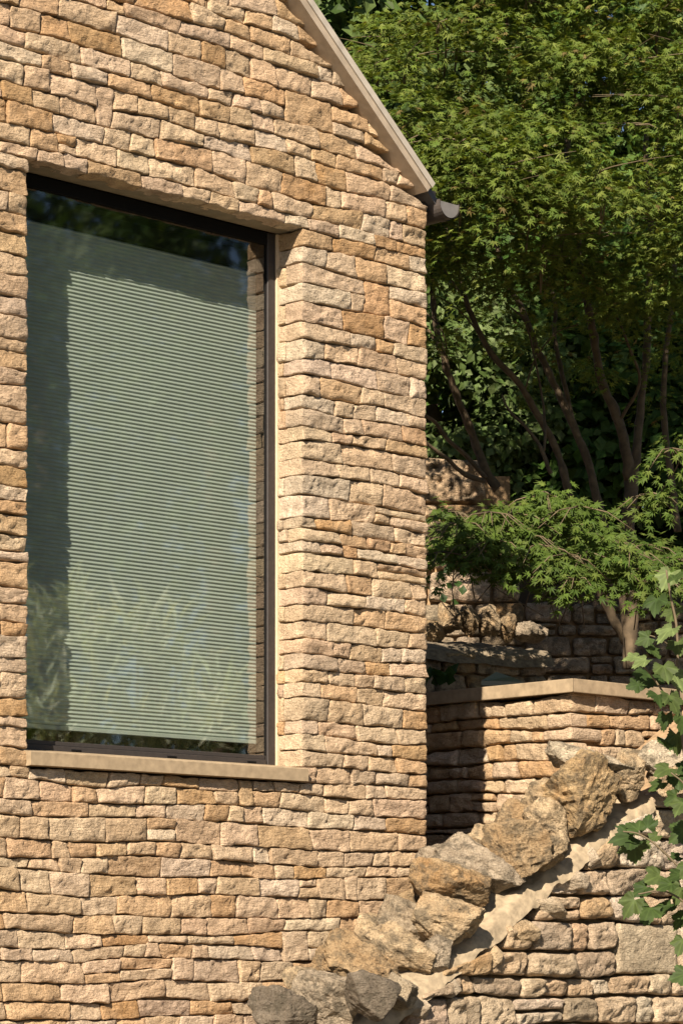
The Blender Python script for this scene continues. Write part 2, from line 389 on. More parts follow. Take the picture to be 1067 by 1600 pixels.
def wobble(seed, amp, freq=3.2):
    g = np.random.default_rng(seed); o = g.uniform(-100, 100)
    def f(x):
        x = np.atleast_1d(np.asarray(x, float)); p = np.stack([x * freq + o, np.zeros_like(x), np.zeros_like(x)], 1)
        return float((amp * fbm(p, 3, seed % 50))[0])
    return f
def levels(z0, z1, hmin, hmax, g):
    h = []
    while sum(h) < z1 - z0: h.append(g.uniform(hmin, hmax) if g.random() < 0.8 else g.uniform(hmin * 0.8, hmin * 1.05))
    if len(h) > 1 and sum(h) - (z1 - z0) > 0.5 * h[-1]: h.pop()
    h = np.array(h) * (z1 - z0) / sum(h)
    return list(z0 + np.concatenate([[0], np.cumsum(h)]))
def lay(x0, x1, lev, g, lmin, lmax, amp=0.007, holes=(), fixed=(), jump=0.06, split=0.05, hmaxj=0.15, ends=True):
    """random coursed rubble: list of (quad, info)"""
    nb = len(lev)
    wf = [wobble(int(g.integers(1 << 30)), amp) for _ in range(nb)]
    def zb(j, x):
        m = 1.0
        for (lv, xa, xb) in fixed:
            if abs(lev[j] - lv) < 1e-6:
                dd = max(xa - x, x - xb, 0); m *= min(1, dd / 0.25)
        return lev[j] + wf[j](x) * m
    blocked = [[] for _ in range(nb + 2)]; prev = []
    out = []
    for j in range(nb - 1):
        zm = 0.5 * (lev[j] + lev[j + 1]); h = lev[j + 1] - lev[j]
        cuts = [(xa, xb, 1) for (xa, xb, za, zc) in holes if za < zm < zc] + [(a, b, 0) for a, b in blocked[j]]
        cuts.sort(); iv = []; cur = x0; lt = 2
        for (a, b, k) in cuts:
            if a > cur + 0.03: iv.append((cur, a, lt, k))
            cur = max(cur, b); lt = k
        if x1 > cur + 0.03: iv.append((cur, x1, lt, 2))
        joints = []
        for (a, b, kl, kr) in iv:
            xs = [a]
            while xs[-1] < b - 1e-6:
                L = g.uniform(lmin, lmax) if g.random() < 0.72 else g.uniform(lmin * 0.6, lmin * 1.3)
                L *= 0.75 + 0.25 * h / 0.06
                nx = xs[-1] + L
                for pj in prev:
                    if abs(nx - pj) < 0.022: nx += 0.035 * (1 if g.random() < 0.6 else -0.8)
                if b - nx < lmin * 0.75: nx = b
                xs.append(nx)
            joints += xs[1:-1]
            sl = [0.0] + [g.uniform(-0.007, 0.007) for _ in xs[1:-1]] + [0.0]
            for i in range(len(xs) - 1):
                xl, xr = xs[i], xs[i + 1]; el = (i == 0 and kl == 1); er = (i == len(xs) - 2 and kr == 1)
                jt = j + 1
                if (not el and not er and j + 2 < nb and g.random() < jump and lev[j + 2] - lev[j] < hmaxj and i not in (0, len(xs) - 2)
                        and not any(za < 0.5 * (lev[j + 1] + lev[j + 2]) < zc and xl < xb and xr > xa for (xa, xb, za, zc) in holes)
                        and not any(abs(lev[j + 1] - lv) < 1e-6 for (lv, _, _) in fixed)):
                    jt = j + 2; blocked[j + 1].append((xl, xr))
                quad = [(xl - sl[i], zb(j, xl)), (xr - sl[i + 1], zb(j, xr)), (xr + sl[i + 1], zb(jt, xr)), (xl + sl[i], zb(jt, xl))]
                if jt == j + 1 and h > 0.062 and g.random() < split and not el and not er:
                    f = g.uniform(0.42, 0.6)
                    ml = quad[0][1] * (1 - f) + quad[3][1] * f; mr = quad[1][1] * (1 - f) + quad[2][1] * f
                    out.append(([quad[0], quad[1], (xr, mr), (xl, ml)], {}))
                    out.append(([(xl, ml), (xr, mr), quad[2], quad[3]], {}))
                else:
                    out.append((quad, dict(el=el, er=er, end_l=(i == 0 and kl == 2), end_r=(i == len(xs) - 2 and kr == 2))))
        prev = joints
    return out
def quad_px(fr, quad):
    c = np.array([[u, 0, z] for u, z in quad]); w = fr.to(c)
    p = np.array([px(a)[:2] for a in w])
    area = 0.5 * abs(np.dot(p[:, 0], np.roll(p[:, 1], 1)) - np.dot(p[:, 1], np.roll(p[:, 0], 1)))
    return p.mean(0), area
def build_stones(parent, fr, specs, mat, limit=300, hidden=None, piece='stone', mass='stonework'):
    """specs: (quad, tone, kwargs). the largest `limit` in view become parts, the rest one mass"""
    rank = []
    for k, (quad, tone, kw) in enumerate(specs):
        c, a = quad_px(fr, quad)
        inside = -8 < c[0] < 1075 and -8 < c[1] < 1608 and not (hidden and hidden(c[0], c[1]))
        rank.append((a if inside else -1, k))
    rank.sort(reverse=True)
    single = {k for a, k in rank[:limit] if a > 0}
    rest = MB()
    for k, (quad, tone, kw) in enumerate(specs):
        kw = dict(kw)
        c, a = quad_px(fr, quad)
        if k not in single and not (-60 < c[0] < 1130 and -60 < c[1] < 1660): kw['res'] = 0.035
        v, f = stone(quad, seed=1000 + k * 7 + int(abs(fr.O[0]) * 100), **kw)
        w = fr.to(v)
        if k in single:
            o = w.mean(0)
            put(piece, raw_mesh(piece, w - o, f, mat, tone), parent, o)
        else: rest.add(w, f, None, tone)
    if rest.v: rest.build(mass, mat, parent, smooth=True, kind='stuff')

# ------------------------------------------------------------------ the ground
GZ = -1.6
gm = MB(); gm.add([[-400, -400, GZ], [400, -400, GZ], [400, 400, GZ], [-400, 400, GZ]], [[0, 1, 2, 3]])
gm.build('ground', M_GRAVEL, origin=(0, 0, GZ), kind='structure', label='pale gravel ground around the house')

# ------------------------------------------------------------------ the house
WX0, WX1, WZ0, WZ1 = -1.940, -0.668, 0.680, 2.704          # window opening
house = empty('stone_house', (-3, 0, GZ), 'golden rubble stone house gable with a tall window and sloping verge', 'house')
def roof_z(x): return 2.944 - 0.855 * (x + 0.038)          # lower edge line of the verge
cm = MB()
CT = (0.36, 0.25, 0.14, 0)
cm.box((-6, 0.032, GZ), (WX0 - 0.06, 0.35, 2.85), CT)
cm.box((WX1 + 0.06, 0.032, GZ), (-0.04, 0.35, 2.85), CT)
cm.box((WX0 - 0.06, 0.032, GZ), (WX1 + 0.06, 0.35, 0.60), CT)
cm.box((WX0 - 0.06, 0.05, 2.79), (WX1 + 0.06, 0.35, 2.85), CT)
cm.add([[-6, 0.032, 2.85], [-0.04, 0.032, 2.85], [-0.04, 0.032, 2.90], [-3.0, 0.032, 5.46], [-6, 0.032, 2.90],
        [-6, 0.35, 2.85], [-0.04, 0.35, 2.85], [-0.04, 0.35, 2.90], [-3.0, 0.35, 5.46], [-6, 0.35, 2.90]],
       [[0, 1, 6, 5], [0, 2, 3, 4], [5, 9, 8, 7], [1, 2, 7, 6], [2, 3, 8, 7], [3, 4, 9, 8], [4, 0, 5, 9]], [[0, 1, 2], [5, 7, 6]], CT)
gable = cm.build('gable_wall', M_MORTAR, house)
sm = MB(); sm.box((-0.34, 0.352, GZ), (-0.004, 8, 2.9), CT); sm.box((-6, 0.352, GZ), (-5.7, 8, 2.9), CT); sm.box((-6, 7.7, GZ), (0, 8, 2.9), CT)
sm.build('side_wall', M_STONE, house)
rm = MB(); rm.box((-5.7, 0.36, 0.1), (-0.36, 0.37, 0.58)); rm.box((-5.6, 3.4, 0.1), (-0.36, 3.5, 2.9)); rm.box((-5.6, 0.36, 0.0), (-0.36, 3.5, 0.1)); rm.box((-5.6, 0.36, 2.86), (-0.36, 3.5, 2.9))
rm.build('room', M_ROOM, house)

g = np.random.default_rng(11)
LEV = levels(-0.62, 0.628, 0.056, 0.080, g)[:-1] + levels(0.628, WZ1, 0.054, 0.077, g)[:-1] + levels(WZ1, 4.25, 0.057, 0.081, g)
gab = lay(-3.0, 0.0, LEV, g, 0.112, 0.262, 0.013, holes=[(WX0, WX1, 0.628, WZ1)], fixed=[(0.628, WX0 - 0.05, WX1 + 0.05), (LEV[[abs(z - WZ1) < 1e-6 for z in LEV].index(True)], WX0, WX1)], jump=0.02, split=0.05)
fr_g = Frame((0, 0, 0), (1, 0), (0, -1))
specs = []
for quad, info in gab:
    q = [list(a) for a in quad]
    # cut to the roof line
    if q[0][1] > roof_z(q[0][0]) - 0.01: continue
    lim = -0.038 - (q[1][1] + 0.012 - 2.944) / 0.855
    if q[1][0] > lim:
        q[1][0] = max(q[0][0] + 0.025, lim); q[2][0] = min(q[2][0], q[1][0])
    for k in (2, 3):
        q[k][1] = min(q[k][1], roof_z(q[k][0]) + 0.002)
        if q[k][1] < q[3 - k][1] + 0.012: q[k][1] = q[3 - k][1] + 0.012
    kw = dict(depth=0.11)
    tone = pick_tone(g)
    if info.get('el'):                                     # quoins of the right hand jamb: their ends face the opening
        dp = 0.128 if g.random() < 0.55 else g.uniform(0.075, 0.105)
        kw = dict(depth=dp, exl=True, proud=0.003, res=0.010)
        tone = tuple(np.array(pick_tone(g, PAL_PALE)) * np.array([0.98, 1.00, 1.04, 0.4]))  # less saturated tones imitate the sun on this jamb
        if dp < 0.11:                                      # a small filler behind it
            zl, zh = q[0][1], q[3][1]
            fz = Frame((WX1, 0, 0), (0, -1), (-1, 0))
            specs_f = globals().setdefault('FILL', []); specs_f.append(([(-0.136, zl), (-dp - 0.001, zl), (-dp - 0.001, zh), (-0.136, zh)], pick_tone(g, PAL_PALE), dict(depth=0.05, amp=0.004, proud=0.003)))
    elif info.get('er'): kw = dict(depth=0.13, exr=True, proud=0.003)
    elif info.get('end_r'): kw = dict(depth=0.16, exr=True, proud=0.004)
    elif abs(q[0][1] - WZ1) < 0.004 and WX0 - 0.1 < q[0][0] < WX1: kw = dict(depth=0.07, exb=True)
    specs.append((q, tone, kw))
POLY = [(395, 1610), (400, 1570), (470, 1525), (520, 1480), (590, 1440), (640, 1390), (655, 1330), (700, 1310), (720, 1610)]
def in_poly(x, y, poly):
    r = False; j = len(poly) - 1
    for i in range(len(poly)):
        (xi, yi), (xj, yj) = poly[i], poly[j]
        if (yi > y) != (yj > y) and x < (xj - xi) * (y - yi) / (yj - yi) + xi: r = not r
        j = i
    return r
build_stones(gable, fr_g, specs, M_STONE, 300, lambda x, y: in_poly(x, y, POLY))
build_stones(gable, Frame((WX1, 0, 0), (0, -1), (-1, 0)), FILL, M_STONE, 40)

# sill, lintel, bead
sl = MB(); n_ = 24
xs = np.linspace(WX0 - 0.012, WX1 + 0.004, n_)
prof = [(-0.034, 0.634), (-0.034, 0.6785), (-0.031, 0.681), (0.15, 0.703), (0.15, 0.634), (-0.02, 0.632)]
v = []; q = []
for i, x in enumerate(xs):
    for (y, z) in prof: v.append((x, y, z))
m_ = len(prof)
for i in range(n_ - 1):
    for k in range(m_): q.append([i * m_ + k, (i + 1) * m_ + k, (i + 1) * m_ + (k + 1) % m_, i * m_ + (k + 1) % m_])
for b in (0, (n_ - 1) * m_): q.append([b, b + 1, b + 2, b + 3] if b else [b + 3, b + 2, b + 1, b]); q.append([b, b + 3, b + 4, b + 5] if b else [b + 5, b + 4, b + 3, b])
sl.add(v, q); sl.build('window_sill', M_SAWN, house, label='sawn pale limestone window sill')
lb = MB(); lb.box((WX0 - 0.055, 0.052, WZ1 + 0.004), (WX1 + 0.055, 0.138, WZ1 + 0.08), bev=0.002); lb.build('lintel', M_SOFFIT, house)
bd = MB(); bd.box((WX1 - 0.006, 0.128, 0.70), (WX1 + 0.05, 0.139, WZ1)); bd.build('bead', M_BEAD, house)

# window: frame members, glass
win = MB(); FX0, FX1, FZ0, FZ1 = WX0 + 0.002, WX1 - 0.005, 0.701, WZ1 + 0.002
win.box((FX1 - 0.038, 0.140, FZ0), (FX1, 0.205, FZ1), bev=0.002)
window = win.build('window', M_FRAME, house, label='dark bronze aluminium window frame')
def part(name, a, b, mat, parent, bev=0.0015, **kw):
    m = MB(); m.box(a, b, bev=bev); return m.build(name, mat, parent, **kw)
part('jamb_member', (FX0, 0.140, FZ0), (FX0 + 0.042, 0.205, FZ1), M_FRAME, window)
part('bottom_member', (FX0 + 0.0425, 0.142, FZ0), (FX1 - 0.0425, 0.205, FZ0 + 0.020), M_FRAME, window)
part('bottom_bead', (FX0 + 0.0425, 0.150, FZ0 + 0.0205), (FX1 - 0.0425, 0.203, FZ0 + 0.036), M_FRAME, window)
part('head_member', (FX0 + 0.0425, 0.141, FZ1 - 0.045), (FX1 - 0.0425, 0.205, FZ1), M_BLACK, window)  # bronze frame head coloured black for the shade below the lintel
part('side_gasket', (FX1 - 0.0425, 0.148, FZ0 + 0.0365), (FX1 - 0.0385, 0.203, FZ1 - 0.0455), M_BLACK, window)
gl = MB(); gl.add([[FX0 + 0.03, 0.152, FZ0 + 0.03], [FX1 - 0.040, 0.152, FZ0 + 0.03], [FX1 - 0.040, 0.152, FZ1 - 0.03], [FX0 + 0.03, 0.152, FZ1 - 0.03]], [[0, 1, 2, 3]])
gl.build('glass_pane', M_GLASS, window)
# drainage caps on the bottom member
for x in (-1.62, -1.18, -0.79): part('drain_cap', (x - 0.022, 0.1395, FZ0 + 0.004), (x + 0.022, 0.1435, FZ0 + 0.011), M_BLACK, window, 0.001)

# pleated blind behind the glass
blind = empty('pleated_blind', (-1.3, 0.235, 0.79), 'pale grey green pleated blind drawn down behind the window glass', 'blind')
BX0, BX1, BZ0, BZ1, PIT = -1.925, -0.690, 0.800, 2.575, 0.0143
npl = int((BZ1 - BZ0) / PIT); v = []; q = []
prof = []
for k in range(npl):
    z0 = BZ0 + k * PIT
    prof += [(0.2225, z0), (0.2170, z0 + 0.34 * PIT), (0.2170, z0 + 0.42 * PIT)]
prof.append((0.229, BZ0 + npl * PIT))
for (y, z) in prof: v.append((BX0, y, z)); v.append((BX1, y, z))
for i in range(len(prof) - 1): q.append([2 * i, 2 * i + 1, 2 * i + 3, 2 * i + 2])
b_ = MB(); b_.add(v, q); b_.build('fabric', M_BLIND, blind)
part('bottom_rail', (BX0, 0.212, BZ0 - 0.016), (BX1, 0.232, BZ0 - 0.001), M_BLIND, blind)
part('head_rail', (BX0, 0.205, BZ0 + npl * PIT + 0.002), (BX1, 0.250, BZ0 + npl * PIT + 0.07), M_BLACK, blind)

# roof with its verge, fascia and gutter
RB = np.array([-0.005, 2.974 - 0.855 * 0.033]); up = np.array([-0.7601, 0.6499]); nr = np.array([0.6499, 0.7601])
def along(mb, s0, s1, h0, h1, y0, y1, bev=0.002):
    c = [RB + up * s + nr * h for s in (s0, s1) for h in (h0, h1)]
    v = [(p[0], y, p[1]) for y in (y0, y1) for p in c]
    mb.add(v, [[0, 2, 3, 1], [4, 5, 7, 6], [0, 1, 5, 4], [2, 6, 7, 3], [0, 4, 6, 2], [1, 3, 7, 5]])
ridge = np.array([-3.0, 0]); ls = (RB[0] + 3.0) / 0.7601
rf = MB(); along(rf, -0.06, ls + 0.1, -0.004, 0.020, -0.028, 8)
c = [np.array([-6 - RB[0], RB[1]]) * 0 + np.array([-6.0 - p[0], p[1]]) for p in [RB + up * s + nr * h for s in (-0.06, ls) for h in (-0.004, 0.020)]]
rf.add([(p[0], y, p[1]) for y in (-0.028, 8) for p in c], [[0, 1, 3, 2], [4, 6, 7, 5], [0, 4, 5, 1], [2, 3, 7, 6], [0, 2, 6, 4], [1, 5, 7, 3]])
roof = rf.build('roof', M_SLATE, house)
v_ = MB(); along(v_, 0.040, ls, -0.030, -0.004, -0.058, 0.05); v_.build('verge_board', M_BARGE, roof)
v_ = MB(); along(v_, 0.036, ls, -0.0035, 0.022, -0.064, 0.05); v_.build('verge_capping', M_ZINC, roof, label='pale weathered capping along the roof verge')
v_ = MB(); v_.box((0.000, 0.012, 2.90), (0.028, 8, 2.995)); v_.box((-0.03, 0.012, 2.965), (0.06, 8, 2.985)); v_.build('fascia', M_DARK, roof)
# half round gutter along the eave with a stop end
gu = MB(); GX, GZc, GR = 0.076, 2.925, 0.056
an = np.linspace(math.pi, 2 * math.pi, 15)
o_ = [(GX + GR * math.cos(a), GZc + GR * math.sin(a)) for a in an]; i_ = [(GX + (GR - 0.004) * math.cos(a), GZc + (GR - 0.004) * math.sin(a)) for a in an[::-1]]
lip = o_ + [(GX + GR + 0.008, GZc + 0.006), (GX + GR - 0.003, GZc + 0.010)] + i_ + [(GX - GR + 0.004, GZc + 0.012), (GX - GR, GZc + 0.012)]
v = []; q = []
ys = [-0.050, -0.046, 0.0, 0.6, 8.0]
for y in ys:
    for (x, z) in lip: v.append((x, y, z))
m_ = len(lip)
for i in range(len(ys) - 1):
    for k in range(m_): q.append([i * m_ + k, i * m_ + (k + 1) % m_, (i + 1) * m_ + (k + 1) % m_, (i + 1) * m_ + k])
gu.add(v, q)
gutter = gu.build('gutter', M_GUTTER, roof, smooth=False, label='half round grey gutter with a closed end')
se = MB(); v = [(GX + (GR - 0.002) * math.cos(a), -0.0475, GZc + 0.006 + (GR + 0.002) * math.sin(a)) for a in an] + [(GX, -0.0475, GZc + 0.006)]
se.add(v, None, [[15, k, k + 1] for k in range(14)]); se.build('stop_end', M_STOP, gutter)
gc = MB()
for y in (-0.010,):
    vv = []; rr = GR + 0.003
    for yy in (y - 0.012, y + 0.012):
        for a in an: vv.append((GX + rr * math.cos(a), yy, GZc + rr * math.sin(a)))
    gc.add(vv, [[k, k + 1, 15 + k + 1, 15 + k] for k in range(14)])
gc.build('gutter_clip', M_GUTTER, gutter)

# ------------------------------------------------------------------ low coped wall beside the house
AX, AY, CZ = 0.985, 0.115, 1.140                           # its corner and the top of its coping
coped = empty('coped_wall', (AX + 0.6, AY + 0.2, GZ), 'low rubble wall with sawn coping turning a corner beside the house', 'wall')
cw = MB(); cw.box((AX + 0.05, AY + 0.05, GZ), (AX + 0.30, 3.2, CZ - 0.065), CT); cw.box((AX + 0.30, AY + 0.05, GZ), (AX + 1.7, AY + 0.30, CZ - 0.065), CT)
core = cw.build('wall_core', M_MORTAR, coped)
g = np.random.default_rng(23)
CB = CZ - 0.058
lv = levels(-0.35, CB, 0.058, 0.084, g)
fr_s = Frame((AX, AY, 0), (0, -1), (-1, 0))                # face towards the house: u runs towards the camera
fr_f = Frame((AX, AY, 0), (1, 0), (0, -1))                 # front face
specs = []
for quad, info in lay(-2.4, 0.0, lv, g, 0.11, 0.25, 0.019, jump=0.04, split=0.06, hmaxj=0.18):
    kw = dict(depth=0.10, gap=0.004, rho=0.013, proud=0.010)
    if info.get('end_r'): kw.update(exr=True, depth=g.uniform(0.12, 0.26) if g.random() < 0.5 else 0.10, proud=0.002)
    if quad[1][0] < -1.0: kw['res'] = 0.035
    specs.append((quad, pick_tone(g, PALETTE[:5]), kw))
ends = {}
for (qd, t, kw) in specs:
    if kw.get('exr'): ends[round(0.5 * (qd[1][1] + qd[2][1]), 3)] = kw['depth']
build_stones(core, fr_s, specs, M_STONE, 160)
specs = []
hole = []
for j in range(len(lv) - 1):
    zc = 0.5 * (lv[j] + lv[j + 1]); k = min(ends, key=lambda e: abs(e - zc)); hole.append((0.0, ends[k] - 0.002, lv[j], lv[j + 1]))
for quad, info in lay(0.0, 1.6, lv, g, 0.10, 0.23, 0.017, holes=hole, jump=0.03, split=0.08, hmaxj=0.18):
    specs.append((quad, pick_tone(g, PALETTE[:5]), dict(depth=0.09, gap=0.0035, rho=0.012, proud=0.008)))
build_stones(core, fr_f, specs, M_STONE, 120)
oh = 0.035
def slab(pts, z0, z1, bev=0.003):
    m = MB(); pts = np.array(pts, float); n = len(pts); c = pts.mean(0)
    v = []
    ins = pts + (c - pts) / np.linalg.norm(c - pts, axis=1)[:, None] * bev
    for P_, z in ((ins, z0), (pts, z0 + bev), (pts, z1 - bev), (ins, z1)):
        for p in P_: v.append((p[0], p[1], z))
    q = [[r * n + k, r * n + (k + 1) % n, (r + 1) * n + (k + 1) % n, (r + 1) * n + k] for r in range(3) for k in range(n)]
    if n == 4: q += [[0, 3, 2, 1], [3 * n, 3 * n + 1, 3 * n + 2, 3 * n + 3]]
    m.add(v, q); return m
ox, oy = AX - oh, AY - oh; wd = 0.34
slab([(ox, oy), (ox + wd, oy + wd), (ox + wd, 1.05), (ox, 1.05)], CZ - 0.056, CZ).build('coping', M_SAWN, coped, label='sawn limestone coping slab facing the house')
slab([(ox, 1.053), (ox + wd, 1.053), (ox + wd, 3.2), (ox, 3.2)], CZ - 0.056, CZ).build('coping', M_SAWN, coped)
slab([(ox + 0.002, oy), (ox + 1.0, oy), (ox + 1.0, oy + wd), (ox + wd + 0.002, oy + wd)], CZ - 0.056, CZ).build('coping', M_SAWN, coped, label='sawn limestone coping slab on the front of the wall')
slab([(ox + 1.003, oy), (ox + 1.8, oy), (ox + 1.8, oy + wd), (ox + 1.003, oy + wd)], CZ - 0.056, CZ).build('coping', M_SAWN, coped)

# ------------------------------------------------------------------ boulders
def ico(sub):
    t = (1 + 5 ** 0.5) / 2
    v = [(-1, t, 0), (1, t, 0), (-1, -t, 0), (1, -t, 0), (0, -1, t), (0, 1, t), (0, -1, -t), (0, 1, -t), (t, 0, -1), (t, 0, 1), (-t, 0, -1), (-t, 0, 1)]
    v = [np.array(a, float) / np.linalg.norm(a) for a in v]
    f = [(0, 11, 5), (0, 5, 1), (0, 1, 7), (0, 7, 10), (0, 10, 11), (1, 5, 9), (5, 11, 4), (11, 10, 2), (10, 7, 6), (7, 1, 8), (3, 9, 4), (3, 4, 2), (3, 2, 6), (3, 6, 8), (3, 8, 9), (4, 9, 5), (2, 4, 11), (6, 2, 10), (8, 6, 7), (9, 8, 1)]
    for _ in range(sub):
        cache = {}; nf = []
        def mid(a, b):
            k = (min(a, b), max(a, b))
            if k not in cache: cache[k] = len(v); m = v[a] + v[b]; v.append(m / np.linalg.norm(m))
            return cache[k]
        for a, b, c in f:
            x, y, z = mid(a, b), mid(b, c), mid(c, a); nf += [(a, x, z), (b, y, x), (c, z, y), (x, y, z)]
        f = nf
    return np.array(v), np.array(f)
ICO3, ICO4 = ico(3), ico(4)
def boulder(rx, ry, rz, ang, seed, sub=4, planes=16, rough=1.0):
    """angular rock in the frame (picture right, view, up), turned by ang about the view axis"""
    V, Fc = ICO4 if sub == 4 else ICO3
    g = np.random.default_rng(seed)
    N = g.normal(size=(planes, 3)); N /= np.linalg.norm(N, axis=1)[:, None]
    N = np.vstack([N, np.eye(3), -np.eye(3)]); H = np.concatenate([g.uniform(0.56, 0.92, planes), np.full(6, 0.95)])
    dt = V @ N.T
    r = np.min(np.where(dt > 0.05, H[None, :] / np.maximum(dt, 0.05), 9), axis=1)
    r = np.minimum(r, 1.25)
    p = V * r[:, None]
    p = p * np.array([rx, ry, rz])
    o = g.uniform(-40, 40, 3)
    sc = (rx + rz) * 0.5
    dsp = sc * rough * (0.055 * fbm((p + o) * 2.2 / sc, 5, seed % 71, 0.62) + 0.05 * ridged((p + o) * np.array([3.2, 3.2, 4.6]) / sc, 3, seed % 67))
    p = p + V * dsp[:, None]
    c, s = math.cos(ang), math.sin(ang)
    p = np.stack([p[:, 0] * c - p[:, 2] * s, p[:, 1], p[:, 0] * s + p[:, 2] * c], 1)
    w = p[:, :1] * np.array([*rV, 0]) + p[:, 1:2] * np.array([*dV, 0]) + p[:, 2:3] * np.array([0, 0, 1.0])
    return w, Fc
TAN, GREY, BROWN, DARKG, PALE = (0.54, 0.415, 0.265, 0.30), (0.44, 0.36, 0.265, 0.0), (0.42, 0.305, 0.18, 0.3), (0.20, 0.165, 0.125, 0), (0.58, 0.49, 0.36, 0.1)
def rock(parent, x, y, D, wx, hy, deg, tone, seed, depth=0.8, rough=1.0, mat=None, name='boulder', sub=4, planes=16):
    k = D / F; rx, rz = 0.5 * wx * k, 0.5 * hy * k
    w, fc = boulder(rx, max(rx, rz) * depth, rz, math.radians(deg), seed, sub, planes, rough)
    return put(name, raw_mesh(name, w, fc, mat or M_BOULDER, tone, False), parent, P(x, y, D))

# ------------------------------------------------------------------ sloping rubble wall in front, boulders bedded along its top
FY = -0.60
slope = empty('sloping_wall', (0.2, FY + 0.25, GZ), 'sloping rubble garden wall topped with boulders bedded in cream mortar', 'wall')
def top_z(x): return 0.226 + 0.597 * x
sc_ = MB()
xa, xb = -2.6, 2.2
sc_.add([[xa, FY + 0.10, GZ], [xb, FY + 0.10, GZ], [xb, FY + 0.10, top_z(xb) - 0.05], [xa, FY + 0.10, top_z(xa) - 0.05],
         [xa, -0.13, GZ], [xb, -0.13, GZ], [xb, -0.13, top_z(xb) - 0.05], [xa, -0.13, top_z(xa) - 0.05]],
        [[0, 1, 2, 3], [5, 4, 7, 6], [3, 2, 6, 7], [1, 5, 6, 2], [4, 0, 3, 7]], None, CT)
score = sc_.build('wall_core', M_MORTAR, slope)
# cream mortar haunching over the top
nx, ny = 150, 26
X, Y = np.meshgrid(np.linspace(-1.5, 0.66, nx), np.linspace(0, 1, ny), indexing='ij')
edge = 0.05 * (vnoise(np.stack([X.ravel() * 5, X.ravel() * 0, X.ravel() * 0], 1), 4).reshape(X.shape))
Yw = FY - 0.006 + 0.004 * edge / 0.05 * (1 - Y) + Y * 0.22
pn = np.stack([X.ravel(), Yw.ravel(), X.ravel() * 0], 1)
Zw = top_z(X) + 0.012 + 0.10 * Y - 0.2 * np.clip(X - 0.45, 0, 1) + (0.014 * fbm(pn * 12, 3, 12) + 0.007 * fbm(pn * 45, 3, 13)).reshape(X.shape) - (0.048 + 0.12 * edge) * np.clip(1 - Y * 6, 0, 1) ** 2
idg = np.arange(nx * ny).reshape(nx, ny)
hm = MB(); hm.add(np.stack([X, Yw, Zw], -1).reshape(-1, 3), np.stack([idg[:-1, :-1].ravel(), idg[1:, :-1].ravel(), idg[1:, 1:].ravel(), idg[:-1, 1:].ravel()], 1))
hm.build('mortar_haunch', M_HAUNCH, slope, smooth=True, label='cream lime mortar bedding along the sloping wall top')
# face stones
g = np.random.default_rng(37)
lv = levels(-0.55, 1.25, 0.098, 0.140, g)
fr_w = Frame((0, FY, 0), (1, 0), (0, -1))
specs = []
bx0, bx1 = on_y(966, 1500, FY)[0], on_y(1061, 1500, FY)[0]
bz0 = min(lv, key=lambda z: abs(z - on_y(1010, 1538, FY)[2])); bz1 = min(lv, key=lambda z: abs(z - on_y(1010, 1460, FY)[2]))
specs.append(([(bx0, bz0), (bx1, bz0), (bx1, bz1), (bx0, bz1)], (0.50, 0.41, 0.29, 0.05), dict(depth=0.12, gap=0.004, rho=0.012, amp=0.004, proud=0.004)))
for quad, info in lay(-1.3, 1.6, lv, g, 0.12, 0.24, 0.016, holes=[(bx0, bx1, bz0, bz1)], jump=0.05, split=0.05, hmaxj=0.27):
    q = [list(a) for a in quad]
    zc = 0.25 * sum(a[1] for a in q); xc = 0.25 * sum(a[0] for a in q)
    if zc > top_z(xc) - 0.005: continue
    for k in (3, 2):
        lim = top_z(q[k][0]) - 0.004
        if q[k][1] > lim: q[k][1] = max(lim, q[3 - k][1] + 0.022)
    if q[0][1] > top_z(q[0][0]) - 0.01:
        nxl = (q[0][1] - 0.226) / 0.597 + 0.01; q[0][0] = min(nxl, q[1][0] - 0.04); q[3][0] = q[0][0] + 0.006; q[3][1] = q[0][1] + 0.03
    edge = abs(zc - top_z(xc)) < 0.09
    specs.append((q, pick_tone(g, PAL_RUB), dict(depth=0.12, gap=g.uniform(0.003, 0.007), rho=0.036 if edge else g.uniform(0.012, 0.026), amp=0.012, proud=0.014, res=0.011)))
build_stones(score, fr_w, specs, M_RUBBLE, 200, lambda x, y: x < 560)
